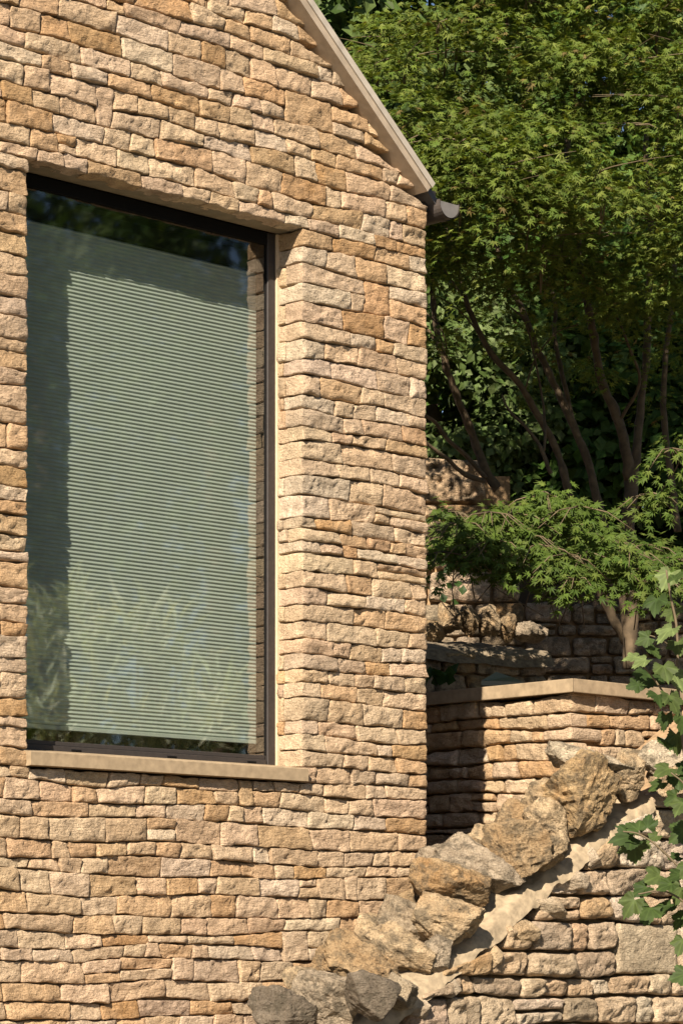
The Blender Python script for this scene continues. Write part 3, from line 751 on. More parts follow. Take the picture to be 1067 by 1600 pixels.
# the boulders, from the bottom left to the top right
ROCKS = [(445, 1590, 9.42, 96, 78, 0, DARKG, 0.7, 1.2), (512, 1562, 9.48, 100, 88, -25, GREY, 0.8, 1.0), (580, 1562, 9.36, 86, 66, -20, DARKG, 0.8, 0.6),
         (572, 1512, 9.62, 122, 62, -28, BROWN, 0.7, 1.3), (622, 1490, 9.70, 150, 62, -35, TAN, 0.6, 0.9), (652, 1462, 9.86, 112, 82, -20, (0.42, 0.34, 0.24, 0.1), 0.8, 1.0),
         (694, 1436, 9.76, 112, 72, -18, TAN, 0.8, 1.0), (705, 1392, 9.92, 118, 92, -12, (0.46, 0.33, 0.19, 0.5), 0.9, 0.9), (740, 1364, 10.04, 160, 72, -36, GREY, 0.5, 1.0),
         (782, 1352, 10.12, 48, 66, -5, GREY, 0.9, 1.0), (812, 1338, 10.06, 98, 98, 8, BROWN, 0.9, 1.2), (866, 1336, 10.08, 40, 58, -15, (0.42, 0.32, 0.2, 0.2), 0.9, 1.0),
         (860, 1290, 10.20, 86, 62, -30, TAN, 0.7, 1.0), (912, 1246, 10.26, 128, 112, 12, (0.50, 0.36, 0.20, 0.5), 0.8, 1.2), (925, 1196, 10.44, 130, 34, -14, PALE, 0.8, 0.8),
         (988, 1216, 10.40, 52, 74, 4, TAN, 0.8, 0.9), (1034, 1186, 10.48, 92, 48, 12, PALE, 0.8, 0.8), (1050, 1226, 10.42, 70, 46, 0, TAN, 0.8, 0.9), (632, 1560, 9.50, 60, 44, -30, (0.46, 0.38, 0.27, 0.1), 0.8, 0.9), (682, 1498, 9.70, 52, 60, -20, GREY, 0.8, 0.9)]
for k, (x, y, D, w_, h_, a_, tone, dep, ro) in enumerate(ROCKS):
    rock(slope, x - 5, y - 4, D + 0.03, w_ * 1.10, h_ * 1.12, a_, tone, 500 + 13 * k, dep, ro, planes=11)
for k, (x, y, w_, h_, tone) in enumerate([(478, 1545, 80, 60, TAN), (530, 1502, 70, 60, BROWN), (585, 1462, 74, 60, TAN), (640, 1418, 70, 64, BROWN), (668, 1372, 60, 60, TAN), (690, 1342, 70, 50, GREY), (765, 1322, 80, 70, TAN), (812, 1290, 70, 60, BROWN), (850, 1252, 60, 60, TAN), (835, 1310, 50, 50, GREY), (738, 1345, 50, 60, BROWN), (722, 1412, 50, 50, TAN), (610, 1530, 50, 50, BROWN), (655, 1500, 56, 44, TAN), (545, 1590, 70, 50, GREY), (968, 1246, 50, 60, PALE)]):
    rock(slope, x, y, px(on_y(x, y, -0.24))[2], w_ * 1.1, h_ * 1.1, -25, tone, 2100 + 17 * k, 0.6, 1.0, sub=3, planes=11)
# rounder edge stones right under the mortar
for k, (x, y, w_, h_, tone) in enumerate([(922, 1344, 50, 38, GREY), (893, 1376, 56, 38, GREY), (855, 1416, 68, 42, (0.42, 0.34, 0.24, 0.1)), (815, 1452, 66, 44, TAN), (764, 1494, 44, 46, TAN), (702, 1540, 46, 40, GREY), (655, 1575, 56, 40, GREY), (972, 1300, 52, 38, PALE)]):
    rock(slope, x, y, px(on_y(x, y, FY - 0.0))[2] + 0.03, w_, h_, -12, tone, 900 + 7 * k, 0.8, 0.7, M_RUBBLE, 'edge_stone', 3)

# ------------------------------------------------------------------ terrace behind: earth, an inner wall with boulders, the tall rear wall
def vbox(mb, r0, r1, Da, Db, z0, z1, tone=CT):             # a block aligned with the view
    v = []
    for z in (z0, z1):
        for (r, D) in ((r0, Da), (r1, Da), (r1, Db), (r0, Db)):
            h = CAM + D * dV + r * rV; v.append((h[0], h[1], z))
    mb.add(v, [[0, 3, 2, 1], [4, 5, 6, 7], [0, 1, 5, 4], [1, 2, 6, 5], [2, 3, 7, 6], [3, 0, 4, 7]], None, tone)
te = MB(); te.add([[AX + 0.32, AY + 0.32, 0.95], [14, AY + 0.32, 0.95], [14, 14, 0.95], [AX + 0.32, 14, 0.95]], [[0, 1, 2, 3]])
te.build('terrace_soil', M_SOIL, kind='structure', label='dark soil of the terrace behind the coped wall')
ub = MB(); vbox(ub, -4, 9, 15.75, 30, 0.5, 2.3); ub.build('upper_bank', M_SOIL, kind='structure', label='shaded earth bank above the rear wall')

def frame_px(x, D, deg):                                   # a wall through column x at distance D, turned deg from the picture plane
    o = P(x, YH, D); a = math.radians(deg)
    U = rV * math.cos(a) + dV * math.sin(a); N = -dV * math.cos(a) + rV * math.sin(a)
    return Frame((o[0], o[1], 0), U, N)
g = np.random.default_rng(41)
inner = empty('inner_terrace_wall', P(760, YH, 13.2) + np.array([0, 0, 0.95]), 'shaded inner terrace wall with boulders on a mortar ledge', 'wall')
fr_i = frame_px(660, 13.0, 26)
U3 = fr_i.U; N3 = fr_i.N
ic = MB()
def fbox(mb, fr, u0, u1, n0, n1, z0, z1, tone=CT):
    v = [(fr.O + fr.U * u + fr.N * n + np.array([0, 0, z])) for z in (z0, z1) for (u, n) in ((u0, n1), (u1, n1), (u1, n0), (u0, n0))]
    mb.add(v, [[0, 3, 2, 1], [4, 5, 6, 7], [0, 1, 5, 4], [1, 2, 6, 5], [2, 3, 7, 6], [3, 0, 4, 7]], None, tone)
fbox(ic, fr_i, -1.2, 0.67, -0.5, -0.05, 0.9, 1.46); icore = ic.build('wall_core', M_MORTAR, inner)
specs = []
for quad, info in lay(-0.6, 0.70, levels(0.93, 1.455, 0.07, 0.115, g), g, 0.10, 0.22, 0.012, jump=0.05, split=0.1, hmaxj=0.2):
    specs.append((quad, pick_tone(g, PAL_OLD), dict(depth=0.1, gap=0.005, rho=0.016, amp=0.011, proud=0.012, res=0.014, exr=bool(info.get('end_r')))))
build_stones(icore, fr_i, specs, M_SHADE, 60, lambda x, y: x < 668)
nx, ny = 60, 20
Uu, Vv = np.meshgrid(np.linspace(-0.8, 0.72, nx), np.linspace(0, 1, ny), indexing='ij')
pn = np.stack([Uu.ravel(), Vv.ravel() * 0.5, Uu.ravel() * 0], 1)
zz = 1.462 + 0.10 * Vv ** 0.8 + (0.012 * fbm(pn * 12, 4, 5)).reshape(Uu.shape) - 0.06 * np.clip(1 - Vv * 8, 0, 1)
pt = fr_i.O + Uu[..., None] * fr_i.U + (0.04 - 0.5 * Vv)[..., None] * fr_i.N + zz[..., None] * np.array([0, 0, 1.0])
idg = np.arange(nx * ny).reshape(nx, ny)
lm = MB(); lm.add(pt.reshape(-1, 3), np.stack([idg[:-1, :-1].ravel(), idg[1:, :-1].ravel(), idg[1:, 1:].ravel(), idg[:-1, 1:].ravel()], 1))
lm.build('mortar_ledge', M_SHADEMORTAR, inner, smooth=True)
for k, (x, y, w_, h_, a_, tone) in enumerate([(675, 985, 46, 40, -10, BROWN), (703, 968, 52, 54, -20, TAN), (733, 968, 34, 56, 10, BROWN), (762, 972, 40, 58, 0, TAN), (792, 980, 38, 46, -10, BROWN), (824, 990, 62, 40, -14, GREY)]):
    rock(inner, x, y, 13.30 + 0.05 * k, w_, h_, a_, tone, 1300 + 11 * k, 0.8, 1.0, M_BOULDER, sub=3)

rear = empty('rear_wall', P(850, YH, 15.2) + np.array([0, 0, 0.95]), 'tall old rubble wall in dappled shade under the maple', 'wall')
fr_r = frame_px(640, 15.0, -2)
rc = MB(); fbox(rc, fr_r, -0.6, 3.6, -0.6, -0.06, 0.6, 1.93); fbox(rc, fr_r, -0.6, 0.56, -0.6, -0.06, 1.93, 2.66); rcore = rc.build('wall_core', M_MORTAR, rear)
g = np.random.default_rng(53)
lv1 = levels(0.95, 1.95, 0.075, 0.125, g); lv2 = levels(1.95, 2.50, 0.10, 0.19, g)
specs = []
for quad, info in lay(-0.2, 2.6, lv1, g, 0.10, 0.24, 0.014, jump=0.06, split=0.12, hmaxj=0.24):
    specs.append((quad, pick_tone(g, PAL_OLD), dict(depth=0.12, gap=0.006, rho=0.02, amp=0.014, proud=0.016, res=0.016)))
for quad, info in lay(-0.2, 0.62, lv2, g, 0.14, 0.30, 0.016, jump=0.0, split=0.05):
    specs.append((quad, pick_tone(g, PAL_PALE), dict(depth=0.14, gap=0.007, rho=0.024, amp=0.016, proud=0.02, res=0.018)))
xk = 0.0
while xk < 0.3:
    L = g.uniform(0.3, 0.55); specs.append(([(xk, 2.50), (xk + L, 2.50), (xk + L - 0.02, 2.50 + g.uniform(0.2, 0.3)), (xk + 0.02, 2.5 + g.uniform(0.22, 0.32))], pick_tone(g, PAL_PALE), dict(depth=0.3, gap=0.008, rho=0.04, amp=0.03, proud=0.02, res=0.018))); xk += L
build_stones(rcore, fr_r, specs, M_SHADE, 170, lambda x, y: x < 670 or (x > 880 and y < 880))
# folded pale green sheet lying behind the coping
gs = MB(); A_ = P(752, 1064, 12.2); B_ = P(818, 1066, 12.6); C_ = P(775, 1050, 12.5); D_ = P(800, 1058, 12.7)
gs.add([A_, B_, C_, D_, A_ - np.array([0, 0, 0.02]), B_ - np.array([0, 0, 0.02]), C_ - np.array([0, 0, 0.02]), D_ - np.array([0, 0, 0.02])], [[0, 1, 3, 2], [4, 6, 7, 5], [0, 4, 5, 1], [2, 3, 7, 6], [0, 2, 6, 4], [1, 5, 7, 3]])
M_SHEET = plain('green_sheet', (0.10, 0.125, 0.085), 0.5, 0.1, 12)
gs.build('garden_sheet', M_SHEET, label='small pale green sheet lying behind the wall coping', cat='sheet')

# ------------------------------------------------------------------ leaves
def maple_leaf():
    ang = np.radians([-118, -74, -36, 0, 36, 74, 118]); ln = np.array([0.34, 0.66, 0.92, 1.05, 0.92, 0.66, 0.34])
    na = np.radians([-150, -96, -55, -18, 18, 55, 96, 150]); nl = np.array([0.14, 0.26, 0.31, 0.35, 0.35, 0.31, 0.26, 0.14])
    v = [(0, 0, 0)]
    for a, r in zip(na, nl): v.append((r * math.sin(a), r * math.cos(a), -0.02))
    for a, r in zip(ang, ln): v.append((r * math.sin(a), r * math.cos(a), -0.22 * r * r))
    t = []
    for k in range(7): t += [(0, 8 + 1 + k, 1 + k), (0, 2 + k, 8 + 1 + k)]
    return np.array(v) * 0.5, np.array(t)
def oval_leaf(w=0.34):
    v = [(0, 0, 0), (-w, 0.45, 0.06), (w, 0.45, 0.06), (0, 1.0, -0.08), (0, 0.5, 0)]
    t = [(0, 4, 1), (0, 2, 4), (4, 3, 1), (4, 2, 3)]
    return np.array(v), np.array(t)
MAPLE, OVAL, BLADE = maple_leaf(), oval_leaf(), oval_leaf(0.085)
def rot_from(nrm, tip):
    """matrices whose z is nrm and y is tip made square to it"""
    z = nrm / np.linalg.norm(nrm, axis=1)[:, None]
    y = tip - (tip * z).sum(1)[:, None] * z; y /= np.linalg.norm(y, axis=1)[:, None] + 1e-9
    x = np.cross(y, z)
    return np.stack([x, y, z], 2)
def leaf_mesh(name, tmpl, pos, nrm, tip, size, tone, mat):
    V, T = tmpl; n = len(pos); R = rot_from(nrm, tip)
    v = pos[:, None, :] + np.einsum('nij,kj->nki', R, V) * size[:, None, None]
    f = (T[None] + (np.arange(n) * len(V))[:, None, None]).reshape(-1, 3)
    o = pos.mean(0)
    return raw_mesh(name, v.reshape(-1, 3) - o, f, mat, np.repeat(tone, len(V), axis=0), False), o
R3 = np.array([*rV, 0.0]); D3 = np.array([*dV, 0.0]); Z3 = np.array([0, 0, 1.0])
def cam_pt(r, D, z): return np.array([*(CAM + D * dV + r * rV), z])
def pads(g, centers, n, rad, thick, size, base, droop=0.35):
    """flat leaf layers: pos, nrm, tip, size, tone"""
    C = np.array(centers, float); k = len(C)
    cnt = n if np.ndim(n) else np.full(k, n)
    ci = np.repeat(np.arange(k), cnt); m = len(ci)
    a = g.uniform(0, 2 * np.pi, m); rr = np.sqrt(g.uniform(0.01, 1, m)) ; rad = np.broadcast_to(rad, (k,)); th = np.broadcast_to(thick, (k,))
    lob = 0.72 + 0.28 * np.sin(a * 3 + ci * 1.7) + 0.16 * np.sin(a * 7 + ci)
    ux = rr * lob * rad[ci] * np.cos(a); uy = rr * lob * rad[ci] * np.sin(a)
    # leaves gather on radiating twigs
    tw = np.round(a / (2 * np.pi / 11)) * (2 * np.pi / 11); f = g.uniform(0.2, 0.9, m)
    ux = ux * (1 - f) + f * rr * lob * rad[ci] * np.cos(tw); uy = uy * (1 - f) + f * rr * lob * rad[ci] * np.sin(tw)
    tilt = g.normal(0, 0.25, (k, 2)) + np.array([0.0, 0.28])
    uz = g.normal(0, 0.5, m) * th[ci] - droop * rr ** 2 * rad[ci] + ux * tilt[ci, 0] + uy * tilt[ci, 1]
    pos = C[ci] + ux[:, None] * R3 + uy[:, None] * D3 + uz[:, None] * Z3
    out = np.cos(a)[:, None] * R3 + np.sin(a)[:, None] * D3
    nrm = Z3 + g.normal(0, 0.42, (m, 3)) - 0.28 * D3 + 0.25 * rr[:, None] * out
    tip = out + g.normal(0, 0.55, (m, 3)) - 0.25 * Z3
    sz = size * g.uniform(0.7, 1.25, m)
    b = np.array(base); t = b[g.choice(len(b), m, p=np.array([0.44, 0.30, 0.225, 0.035]))] * g.uniform(0.8, 1.2, (m, 1))
    padv = g.uniform(0.82, 1.15, k)[ci][:, None]
    return pos, nrm, tip, sz, np.hstack([t * padv, np.zeros((m, 1))])
GREEN = [(0.120, 0.165, 0.030), (0.088, 0.136, 0.024), (0.155, 0.190, 0.042), (0.16, 0.125, 0.045)]
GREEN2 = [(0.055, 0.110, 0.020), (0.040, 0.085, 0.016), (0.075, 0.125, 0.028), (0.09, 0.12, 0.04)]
g = np.random.default_rng(61)
maple = empty('maple_tree', P(985, YH, 14.0) + np.array([0, 0, 0.95]), 'multi stemmed maple with layered feathery green foliage above the terrace wall', 'tree')
def limb(mb, pts, r0, r1, n=9, D=None):
    w = [P(*p) for p in pts]; path = smooth_path(w, 7)
    path = path + 0.012 * np.stack([fbm(path * 3.1 + k * 5, 2, 3) for k in range(3)], 1)
    mb.tube(path, np.linspace(r0, r1, len(path)) * 0.8, n, wob=0.35)
tk = MB(); limb(tk, [(984, 1045, 14.0), (986, 960, 14.0), (984, 850, 14.0), (988, 755, 14.0), (990, 735, 14.0)], 0.055, 0.045, 12)
trunk = tk.build('trunk', M_BARK, maple, smooth=True)
LIMBS = [([(985, 750, 14.0), (968, 660, 13.95), (940, 590, 13.9), (922, 500, 13.8), (905, 400, 13.8), (893, 290, 13.8), (880, 150, 13.9)], 0.036, 0.018),
         ([(990, 745, 14.0), (1000, 660, 14.05), (1010, 560, 14.1), (1012, 470, 14.1), (1018, 380, 14.1), (1008, 250, 14.2), (1020, 80, 14.3)], 0.032, 0.014),
         ([(985, 1010, 14.1), (940, 930, 14.0), (905, 840, 13.9), (880, 740, 13.9), (868, 700, 13.9), (820, 610, 13.8), (765, 545, 13.7), (728, 470, 13.7), (710, 400, 13.7), (690, 330, 13.8)], 0.034, 0.011),
         ([(984, 1000, 14.1), (955, 850, 14.1), (925, 745, 14.1), (893, 660, 14.1), (862, 590, 14.1), (838, 540, 14.1), (815, 480, 14.1), (790, 440, 14.1), (775, 380, 14.2)], 0.032, 0.016),
         ([(922, 730, 14.15), (900, 680, 14.2), (885, 610, 14.2), (870, 540, 14.3), (866, 470, 14.3), (850, 400, 14.3), (846, 300, 14.4)], 0.020, 0.010),
         ([(1058, 830, 14.4), (1050, 760, 14.4), (1036, 660, 14.4), (1040, 560, 14.4), (1050, 460, 14.4), (1056, 330, 14.5)], 0.026, 0.014),
         ([(968, 660, 13.95), (1000, 600, 13.8), (985, 545, 13.7), (955, 480, 13.7), (935, 430, 13.7)], 0.012, 0.006),
         ([(861, 740, 13.6), (845, 700, 13.6), (820, 665, 13.6), (797, 640, 13.6), (785, 615, 13.6)], 0.014, 0.006),
         ([(850, 705, 13.6), (852, 660, 13.65), (848, 620, 13.7), (838, 560, 13.7), (822, 500, 13.7), (790, 470, 13.7)], 0.009, 0.005),
         ([(820, 610, 13.8), (838, 560, 13.7), (870, 520, 13.6), (905, 505, 13.5)], 0.006, 0.003),
         ([(740, 490, 13.7), (700, 430, 13.6), (672, 400, 13.6)], 0.007, 0.003), ([(765, 545, 13.7), (720, 485, 13.6), (668, 455, 13.6)], 0.006, 0.003)]
for pts, r0, r1 in LIMBS:
    m = MB(); limb(m, pts, r0, r1); m.build('limb', M_BARK, maple, smooth=True)
# crown: layers of foliage
cen = []; nl = []; rd = []
def crown_pad(x, y, D, r, n): cen.append(P(x, y, D)); rd.append(r); nl.append(n)
for k in range(240):                                       # front dome, seen and sun facing
    x = g.uniform(570, 1120); y = g.uniform(-330, 470)
    lowlim = 360 + 70 * math.sin(x * 0.013 + 1.2)
    if y > lowlim + 60: y -= 180
    if x < 650 and y < 0: x += 150
    D = 12.0 + 0.35 * ((x - 860) / 330) ** 2 + 0.0018 * max(0, 220 - y) + 0.006 * max(0, y - 290) + abs(g.normal(0, 0.6))
    if x < 620: D += 0.25
    crown_pad(x, y, D, g.uniform(0.20, 0.44), int(g.uniform(140, 290)))
for (x, y, D, r, n) in [(700, 350, 13.0, 0.3, 170), (740, 400, 13.2, 0.28, 150), (690, 430, 13.6, 0.25, 110), (790, 380, 12.9, 0.3, 160), (830, 440, 13.6, 0.28, 110), (870, 500, 14.0, 0.26, 80), (950, 420, 13.2, 0.3, 130), (1040, 440, 13.0, 0.34, 160),
        (1060, 530, 13.6, 0.26, 80), (1030, 620, 14.2, 0.24, 60), (900, 400, 13.0, 0.3, 140), (985, 500, 13.9, 0.22, 60), (720, 520, 14.3, 0.22, 60), (840, 600, 14.5, 0.24, 60), (1000, 390, 12.9, 0.3, 140), (925, 560, 14.4, 0.2, 50), (680, 370, 13.4, 0.24, 110), (860, 330, 12.7, 0.3, 150)]:
    crown_pad(x, y, D, r, n)
for k in range(34): crown_pad(g.uniform(680, 1080), g.uniform(400, 600), g.uniform(13.2, 15.4), g.uniform(0.14, 0.26), int(g.uniform(30, 80)))   # looser layers hanging among the stems
for k in range(90):                                        # the shade layers inside
    crown_pad(g.uniform(800, 1500), g.uniform(-400, 330), g.uniform(13.6, 16.0), g.uniform(0.35, 0.65), 100)
for k in range(45):                                        # to the right of the view
    crown_pad(g.uniform(1080, 1600), g.uniform(-500, 420), g.uniform(12.6, 15), g.uniform(0.35, 0.6), 90)
for k in range(70):                                        # unseen pads over the top, added to shade what lies below
    crown_pad(g.uniform(760, 1600), g.uniform(-800, -200), g.uniform(12.7, 14.6), g.uniform(0.35, 0.6), 90)
pos, nrm, tip, sz, tn = pads(g, cen, np.array(nl), np.array(rd), 0.055, 0.071, GREEN)
me, o = leaf_mesh('crown', MAPLE, pos, nrm, tip, sz, tn, M_LEAF)
crown = put('crown', me, maple, o, kind='stuff')
print('maple leaves', len(pos))
# twigs through the crown
tw = MB()
for c, r in zip(cen[:240:2], rd[:240:2]):
    for k in range(2):
        a = g.uniform(0, 6.28); e = c + r * (math.cos(a) * R3 + math.sin(a) * D3) - Z3 * 0.1 * r
        tw.tube(smooth_path([c - Z3 * 0.16 + D3 * 0.2, c - Z3 * 0.05, 0.5 * (c + e) - Z3 * 0.01, e], 4), np.linspace(0.005, 0.001, 13), 5)
tw.build('twigs', M_TWIG, maple, smooth=True, kind='stuff')
# low hanging sprays in front of the rear wall
cen = []; nl = []; rd = []
SPR = [(850, 768, 13.0, 0.26, 150), (800, 800, 12.9, 0.26, 150), (905, 790, 12.9, 0.26, 140), (750, 820, 13.1, 0.24, 140), (710, 835, 13.2, 0.22, 110), (840, 850, 12.8, 0.24, 140), (885, 865, 12.8, 0.22, 120), (960, 845, 12.9, 0.24, 130),
       (1010, 850, 12.9, 0.26, 140), (1050, 870, 12.8, 0.22, 110), (930, 830, 13.1, 0.24, 120), (780, 870, 13.0, 0.2, 90), (700, 800, 13.3, 0.16, 60), (1050, 700, 13.2, 0.22, 90), (1020, 770, 13.3, 0.2, 90), (870, 810, 13.2, 0.3, 150), (1030, 900, 12.8, 0.16, 50), (900, 905, 12.75, 0.12, 36), (690, 850, 13.3, 0.16, 60)]
for (x, y, D, r, n) in SPR: crown_pad(x, y, D - (0.5 if x < 920 else 0.2), r, int(n * 1.1))
for (x, y) in [(690, 862), (735, 850), (775, 845), (820, 835), (720, 815), (765, 800)]: crown_pad(x, y, 12.35, 0.2, 80)
for (x, y) in [(950, 880), (1000, 888), (1045, 900), (920, 862), (985, 860)]: crown_pad(x, y, 12.45, 0.22, 110)
for (x, y) in [(850, 902), (792, 892), (900, 912), (1000, 910), (740, 884), (870, 925), (1040, 915)]: crown_pad(x, y, 12.4, 0.10, 30)
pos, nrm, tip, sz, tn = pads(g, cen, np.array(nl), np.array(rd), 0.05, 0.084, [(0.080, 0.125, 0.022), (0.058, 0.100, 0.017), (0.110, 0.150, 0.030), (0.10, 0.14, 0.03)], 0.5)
nrm = nrm - 0.5 * D3
order = np.argsort((pos - np.array([*CAM, 0])) @ D3 - 0.6 * pos[:, 2])[:260]
rest = np.setdiff1d(np.arange(len(pos)), order)
me, o = leaf_mesh('spray', MAPLE, pos[rest], nrm[rest], tip[rest], sz[rest], tn[rest], M_LEAF)
spray = put('spray', me, maple, o, kind='stuff', label='low feathery spray of maple leaves')
tw = MB()
for c, r in zip(cen, rd):
    for k in range(6):
        a = g.uniform(0, 6.28); e = c + r * (math.cos(a) * R3 + math.sin(a) * D3) - Z3 * 0.5 * r
        tw.tube(np.array([c, 0.5 * (c + e) + Z3 * 0.03, e]), [0.004, 0.003, 0.0012], 5)
    tw.tube(smooth_path([c, c + D3 * 0.25 - Z3 * 0.03 + R3 * g.uniform(-0.1, 0.15), c + D3 * 0.7 + R3 * g.uniform(-0.1, 0.3) - Z3 * 0.12], 5), np.linspace(0.002, 0.0035, 11), 5)
tw.build('spray_twigs', M_TWIG, maple, smooth=True, kind='stuff')
shared = []
for k in range(10):
    V, T = MAPLE; shared.append(raw_mesh('leaf', V + 0.02 * g.normal(size=V.shape) * (np.arange(len(V)) > 0)[:, None], T, M_LEAF, tuple(tn[order[k]]), False))
from mathutils import Matrix
RM = rot_from(nrm[order], tip[order])
for k, i in enumerate(order):
    o_ = put('leaf', shared[k % 10], spray, pos[i]); o_.rotation_mode = 'QUATERNION'
    o_.rotation_quaternion = Matrix(RM[k].tolist()).to_quaternion(); o_.scale = [sz[i]] * 3

# left hand shrubby tree whose stems lean behind the house corner
hazel = empty('leaning_tree', P(775, YH, 14.6) + np.array([0, 0, 2.3]), 'slender leaning tree with bare dark stems behind the house corner', 'tree')
for pts, r0, r1 in [([(778, 765, 14.5), (757, 735, 14.5), (738, 680, 14.5), (714, 620, 14.4), (694, 560, 14.3), (680, 500, 14.3), (676, 440, 14.3), (668, 360, 14.4)], 0.034, 0.014),
                    ([(760, 748, 14.45), (735, 715, 14.4), (705, 690, 14.3), (680, 660, 14.2), (655, 640, 14.1), (630, 600, 14.0)], 0.017, 0.009),
                    ([(757, 752, 14.4), (725, 738, 14.3), (700, 715, 14.2), (668, 690, 14.1), (640, 668, 14.0)], 0.017, 0.010),
                    ([(714, 620, 14.4), (700, 560, 14.3), (690, 520, 14.2), (660, 480, 14.2)], 0.008, 0.004), ([(694, 560, 14.3), (672, 520, 14.3), (640, 490, 14.3)], 0.016, 0.009)]:
    m = MB(); limb(m, pts, r0, r1); m.build('stem', M_BARK, hazel, smooth=True)
def volume(g, n, c, rad, clumps, csize, size, base, cap=None):
    cc = g.normal(size=(clumps, 3)); cc /= np.linalg.norm(cc, axis=1)[:, None]; cc *= g.uniform(0.35, 1.0, (clumps, 1)) ** 0.5
    C = np.array([cam_pt(c[0] + a * rad[0], c[1] + b * rad[1], c[2] + z * rad[2]) for a, b, z in cc])
    ci = g.integers(0, clumps, n); off = g.normal(size=(n, 3)); off /= np.linalg.norm(off, axis=1)[:, None]; off *= (g.uniform(0, 1, (n, 1)) ** 0.4) * csize
    pos = C[ci] + off * np.array([1, 1, 0.75])
    nrm = off / csize + 0.6 * Z3 - 0.5 * D3 + g.normal(0, 0.5, (n, 3)); tip = g.normal(0, 1, (n, 3)) - 0.5 * Z3
    b = np.array(base); t = b[g.integers(0, len(b), n)] * g.uniform(0.75, 1.25, (n, 1)) * g.uniform(0.8, 1.2, clumps)[ci][:, None]
    return pos, nrm, tip, size * g.uniform(0.6, 1.3, n), np.hstack([t, np.zeros((n, 1))])
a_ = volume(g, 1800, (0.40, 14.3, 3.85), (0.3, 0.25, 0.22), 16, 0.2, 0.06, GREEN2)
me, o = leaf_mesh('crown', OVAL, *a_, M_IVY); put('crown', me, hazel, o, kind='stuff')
# bushes and taller trees further back
def bush(name, label, cat, c, rad, n, clumps, cs, size, base, group=None, trunk=True, foot=2.4):
    e = empty(name, cam_pt(c[0], c[1], foot), label, cat, group)
    if trunk:
        m = MB(); m.tube(smooth_path([cam_pt(c[0], c[1], foot), cam_pt(c[0] + 0.1, c[1], 0.5 * (foot + c[2])), cam_pt(c[0], c[1] + 0.1, c[2])], 6), np.linspace(0.09, 0.04, 13), 9, wob=0.2); m.build('trunk', M_BARK, e, smooth=True)
    v_ = volume(g, n, c, rad, clumps, cs, size, base); me, o = leaf_mesh('crown', OVAL, *v_, M_IVY); put('crown', me, e, o, kind='stuff'); return e
GB = 'bushes and trees behind the maple'
bush('leafy_shrub', 'pale green leafy shrub lit above the rear wall beside the house', 'shrub', (0.55, 16.4, 3.35), (0.75, 0.45, 0.9), 18000, 90, 0.22, 0.068, [(0.10, 0.15, 0.045), (0.075, 0.12, 0.032), (0.13, 0.175, 0.065)], GB)
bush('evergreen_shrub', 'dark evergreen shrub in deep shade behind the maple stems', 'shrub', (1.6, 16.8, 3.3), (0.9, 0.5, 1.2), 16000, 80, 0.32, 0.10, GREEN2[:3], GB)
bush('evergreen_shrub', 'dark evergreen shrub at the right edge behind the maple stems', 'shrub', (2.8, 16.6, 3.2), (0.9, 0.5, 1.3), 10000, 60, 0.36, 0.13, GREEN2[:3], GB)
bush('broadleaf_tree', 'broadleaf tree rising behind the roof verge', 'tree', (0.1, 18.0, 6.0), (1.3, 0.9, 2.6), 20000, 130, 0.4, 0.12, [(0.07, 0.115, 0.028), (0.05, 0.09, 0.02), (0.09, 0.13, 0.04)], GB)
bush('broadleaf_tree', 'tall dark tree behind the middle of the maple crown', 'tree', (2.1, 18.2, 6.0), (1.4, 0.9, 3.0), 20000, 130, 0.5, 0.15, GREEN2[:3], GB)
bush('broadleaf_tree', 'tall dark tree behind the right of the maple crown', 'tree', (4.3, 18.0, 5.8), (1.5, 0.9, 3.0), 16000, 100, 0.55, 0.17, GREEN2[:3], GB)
bush('broadleaf_tree', 'far tall tree filling the gaps behind the maple crown', 'tree', (1.9, 20.2, 7.0), (3.0, 0.8, 3.6), 13000, 120, 0.7, 0.26, GREEN2[:3], GB)
# trailing ivy strand on the rear wall
ivy = empty('ivy_strand', P(712, 950, 13.9), 'dark trailing ivy strand hanging in front of the rear wall', 'ivy')
m = MB(); m.tube(smooth_path([P(708, 868, 13.9), P(712, 905, 13.9), P(708, 935, 13.9), P(702, 952, 13.9)], 6), 0.003, 5); m.build('stem', M_TWIG, ivy)
V, T = oval_leaf(0.42); lm_ = raw_mesh('leaf', V * 0.055, T, M_IVY, (0.03, 0.06, 0.015, 0), False)
for (x, y) in [(703, 875), (724, 880), (702, 898), (726, 902), (700, 920), (716, 918), (722, 930), (695, 942), (710, 946), (690, 885), (735, 886)]:
    o_ = put('leaf', lm_, ivy, P(x, y, 13.88)); o_.rotation_euler = (g.uniform(0.9, 1.7), g.uniform(-0.6, 0.6), -TH + g.uniform(-0.7, 0.7))
# low fern like plant behind the coping by the house
fern = empty('low_plant', P(690, 1075, 12.4), 'small dark leafy plant behind the coping against the house corner', 'plant')
for k in range(16):
    o_ = put('leaf', lm_, fern, P(g.uniform(664, 706), g.uniform(1055, 1074), 12.4 + g.uniform(-0.1, 0.1))); o_.scale = [1.3] * 3; o_.rotation_euler = (g.uniform(0.2, 1.4), g.uniform(-0.7, 0.7), g.uniform(0, 6.28))

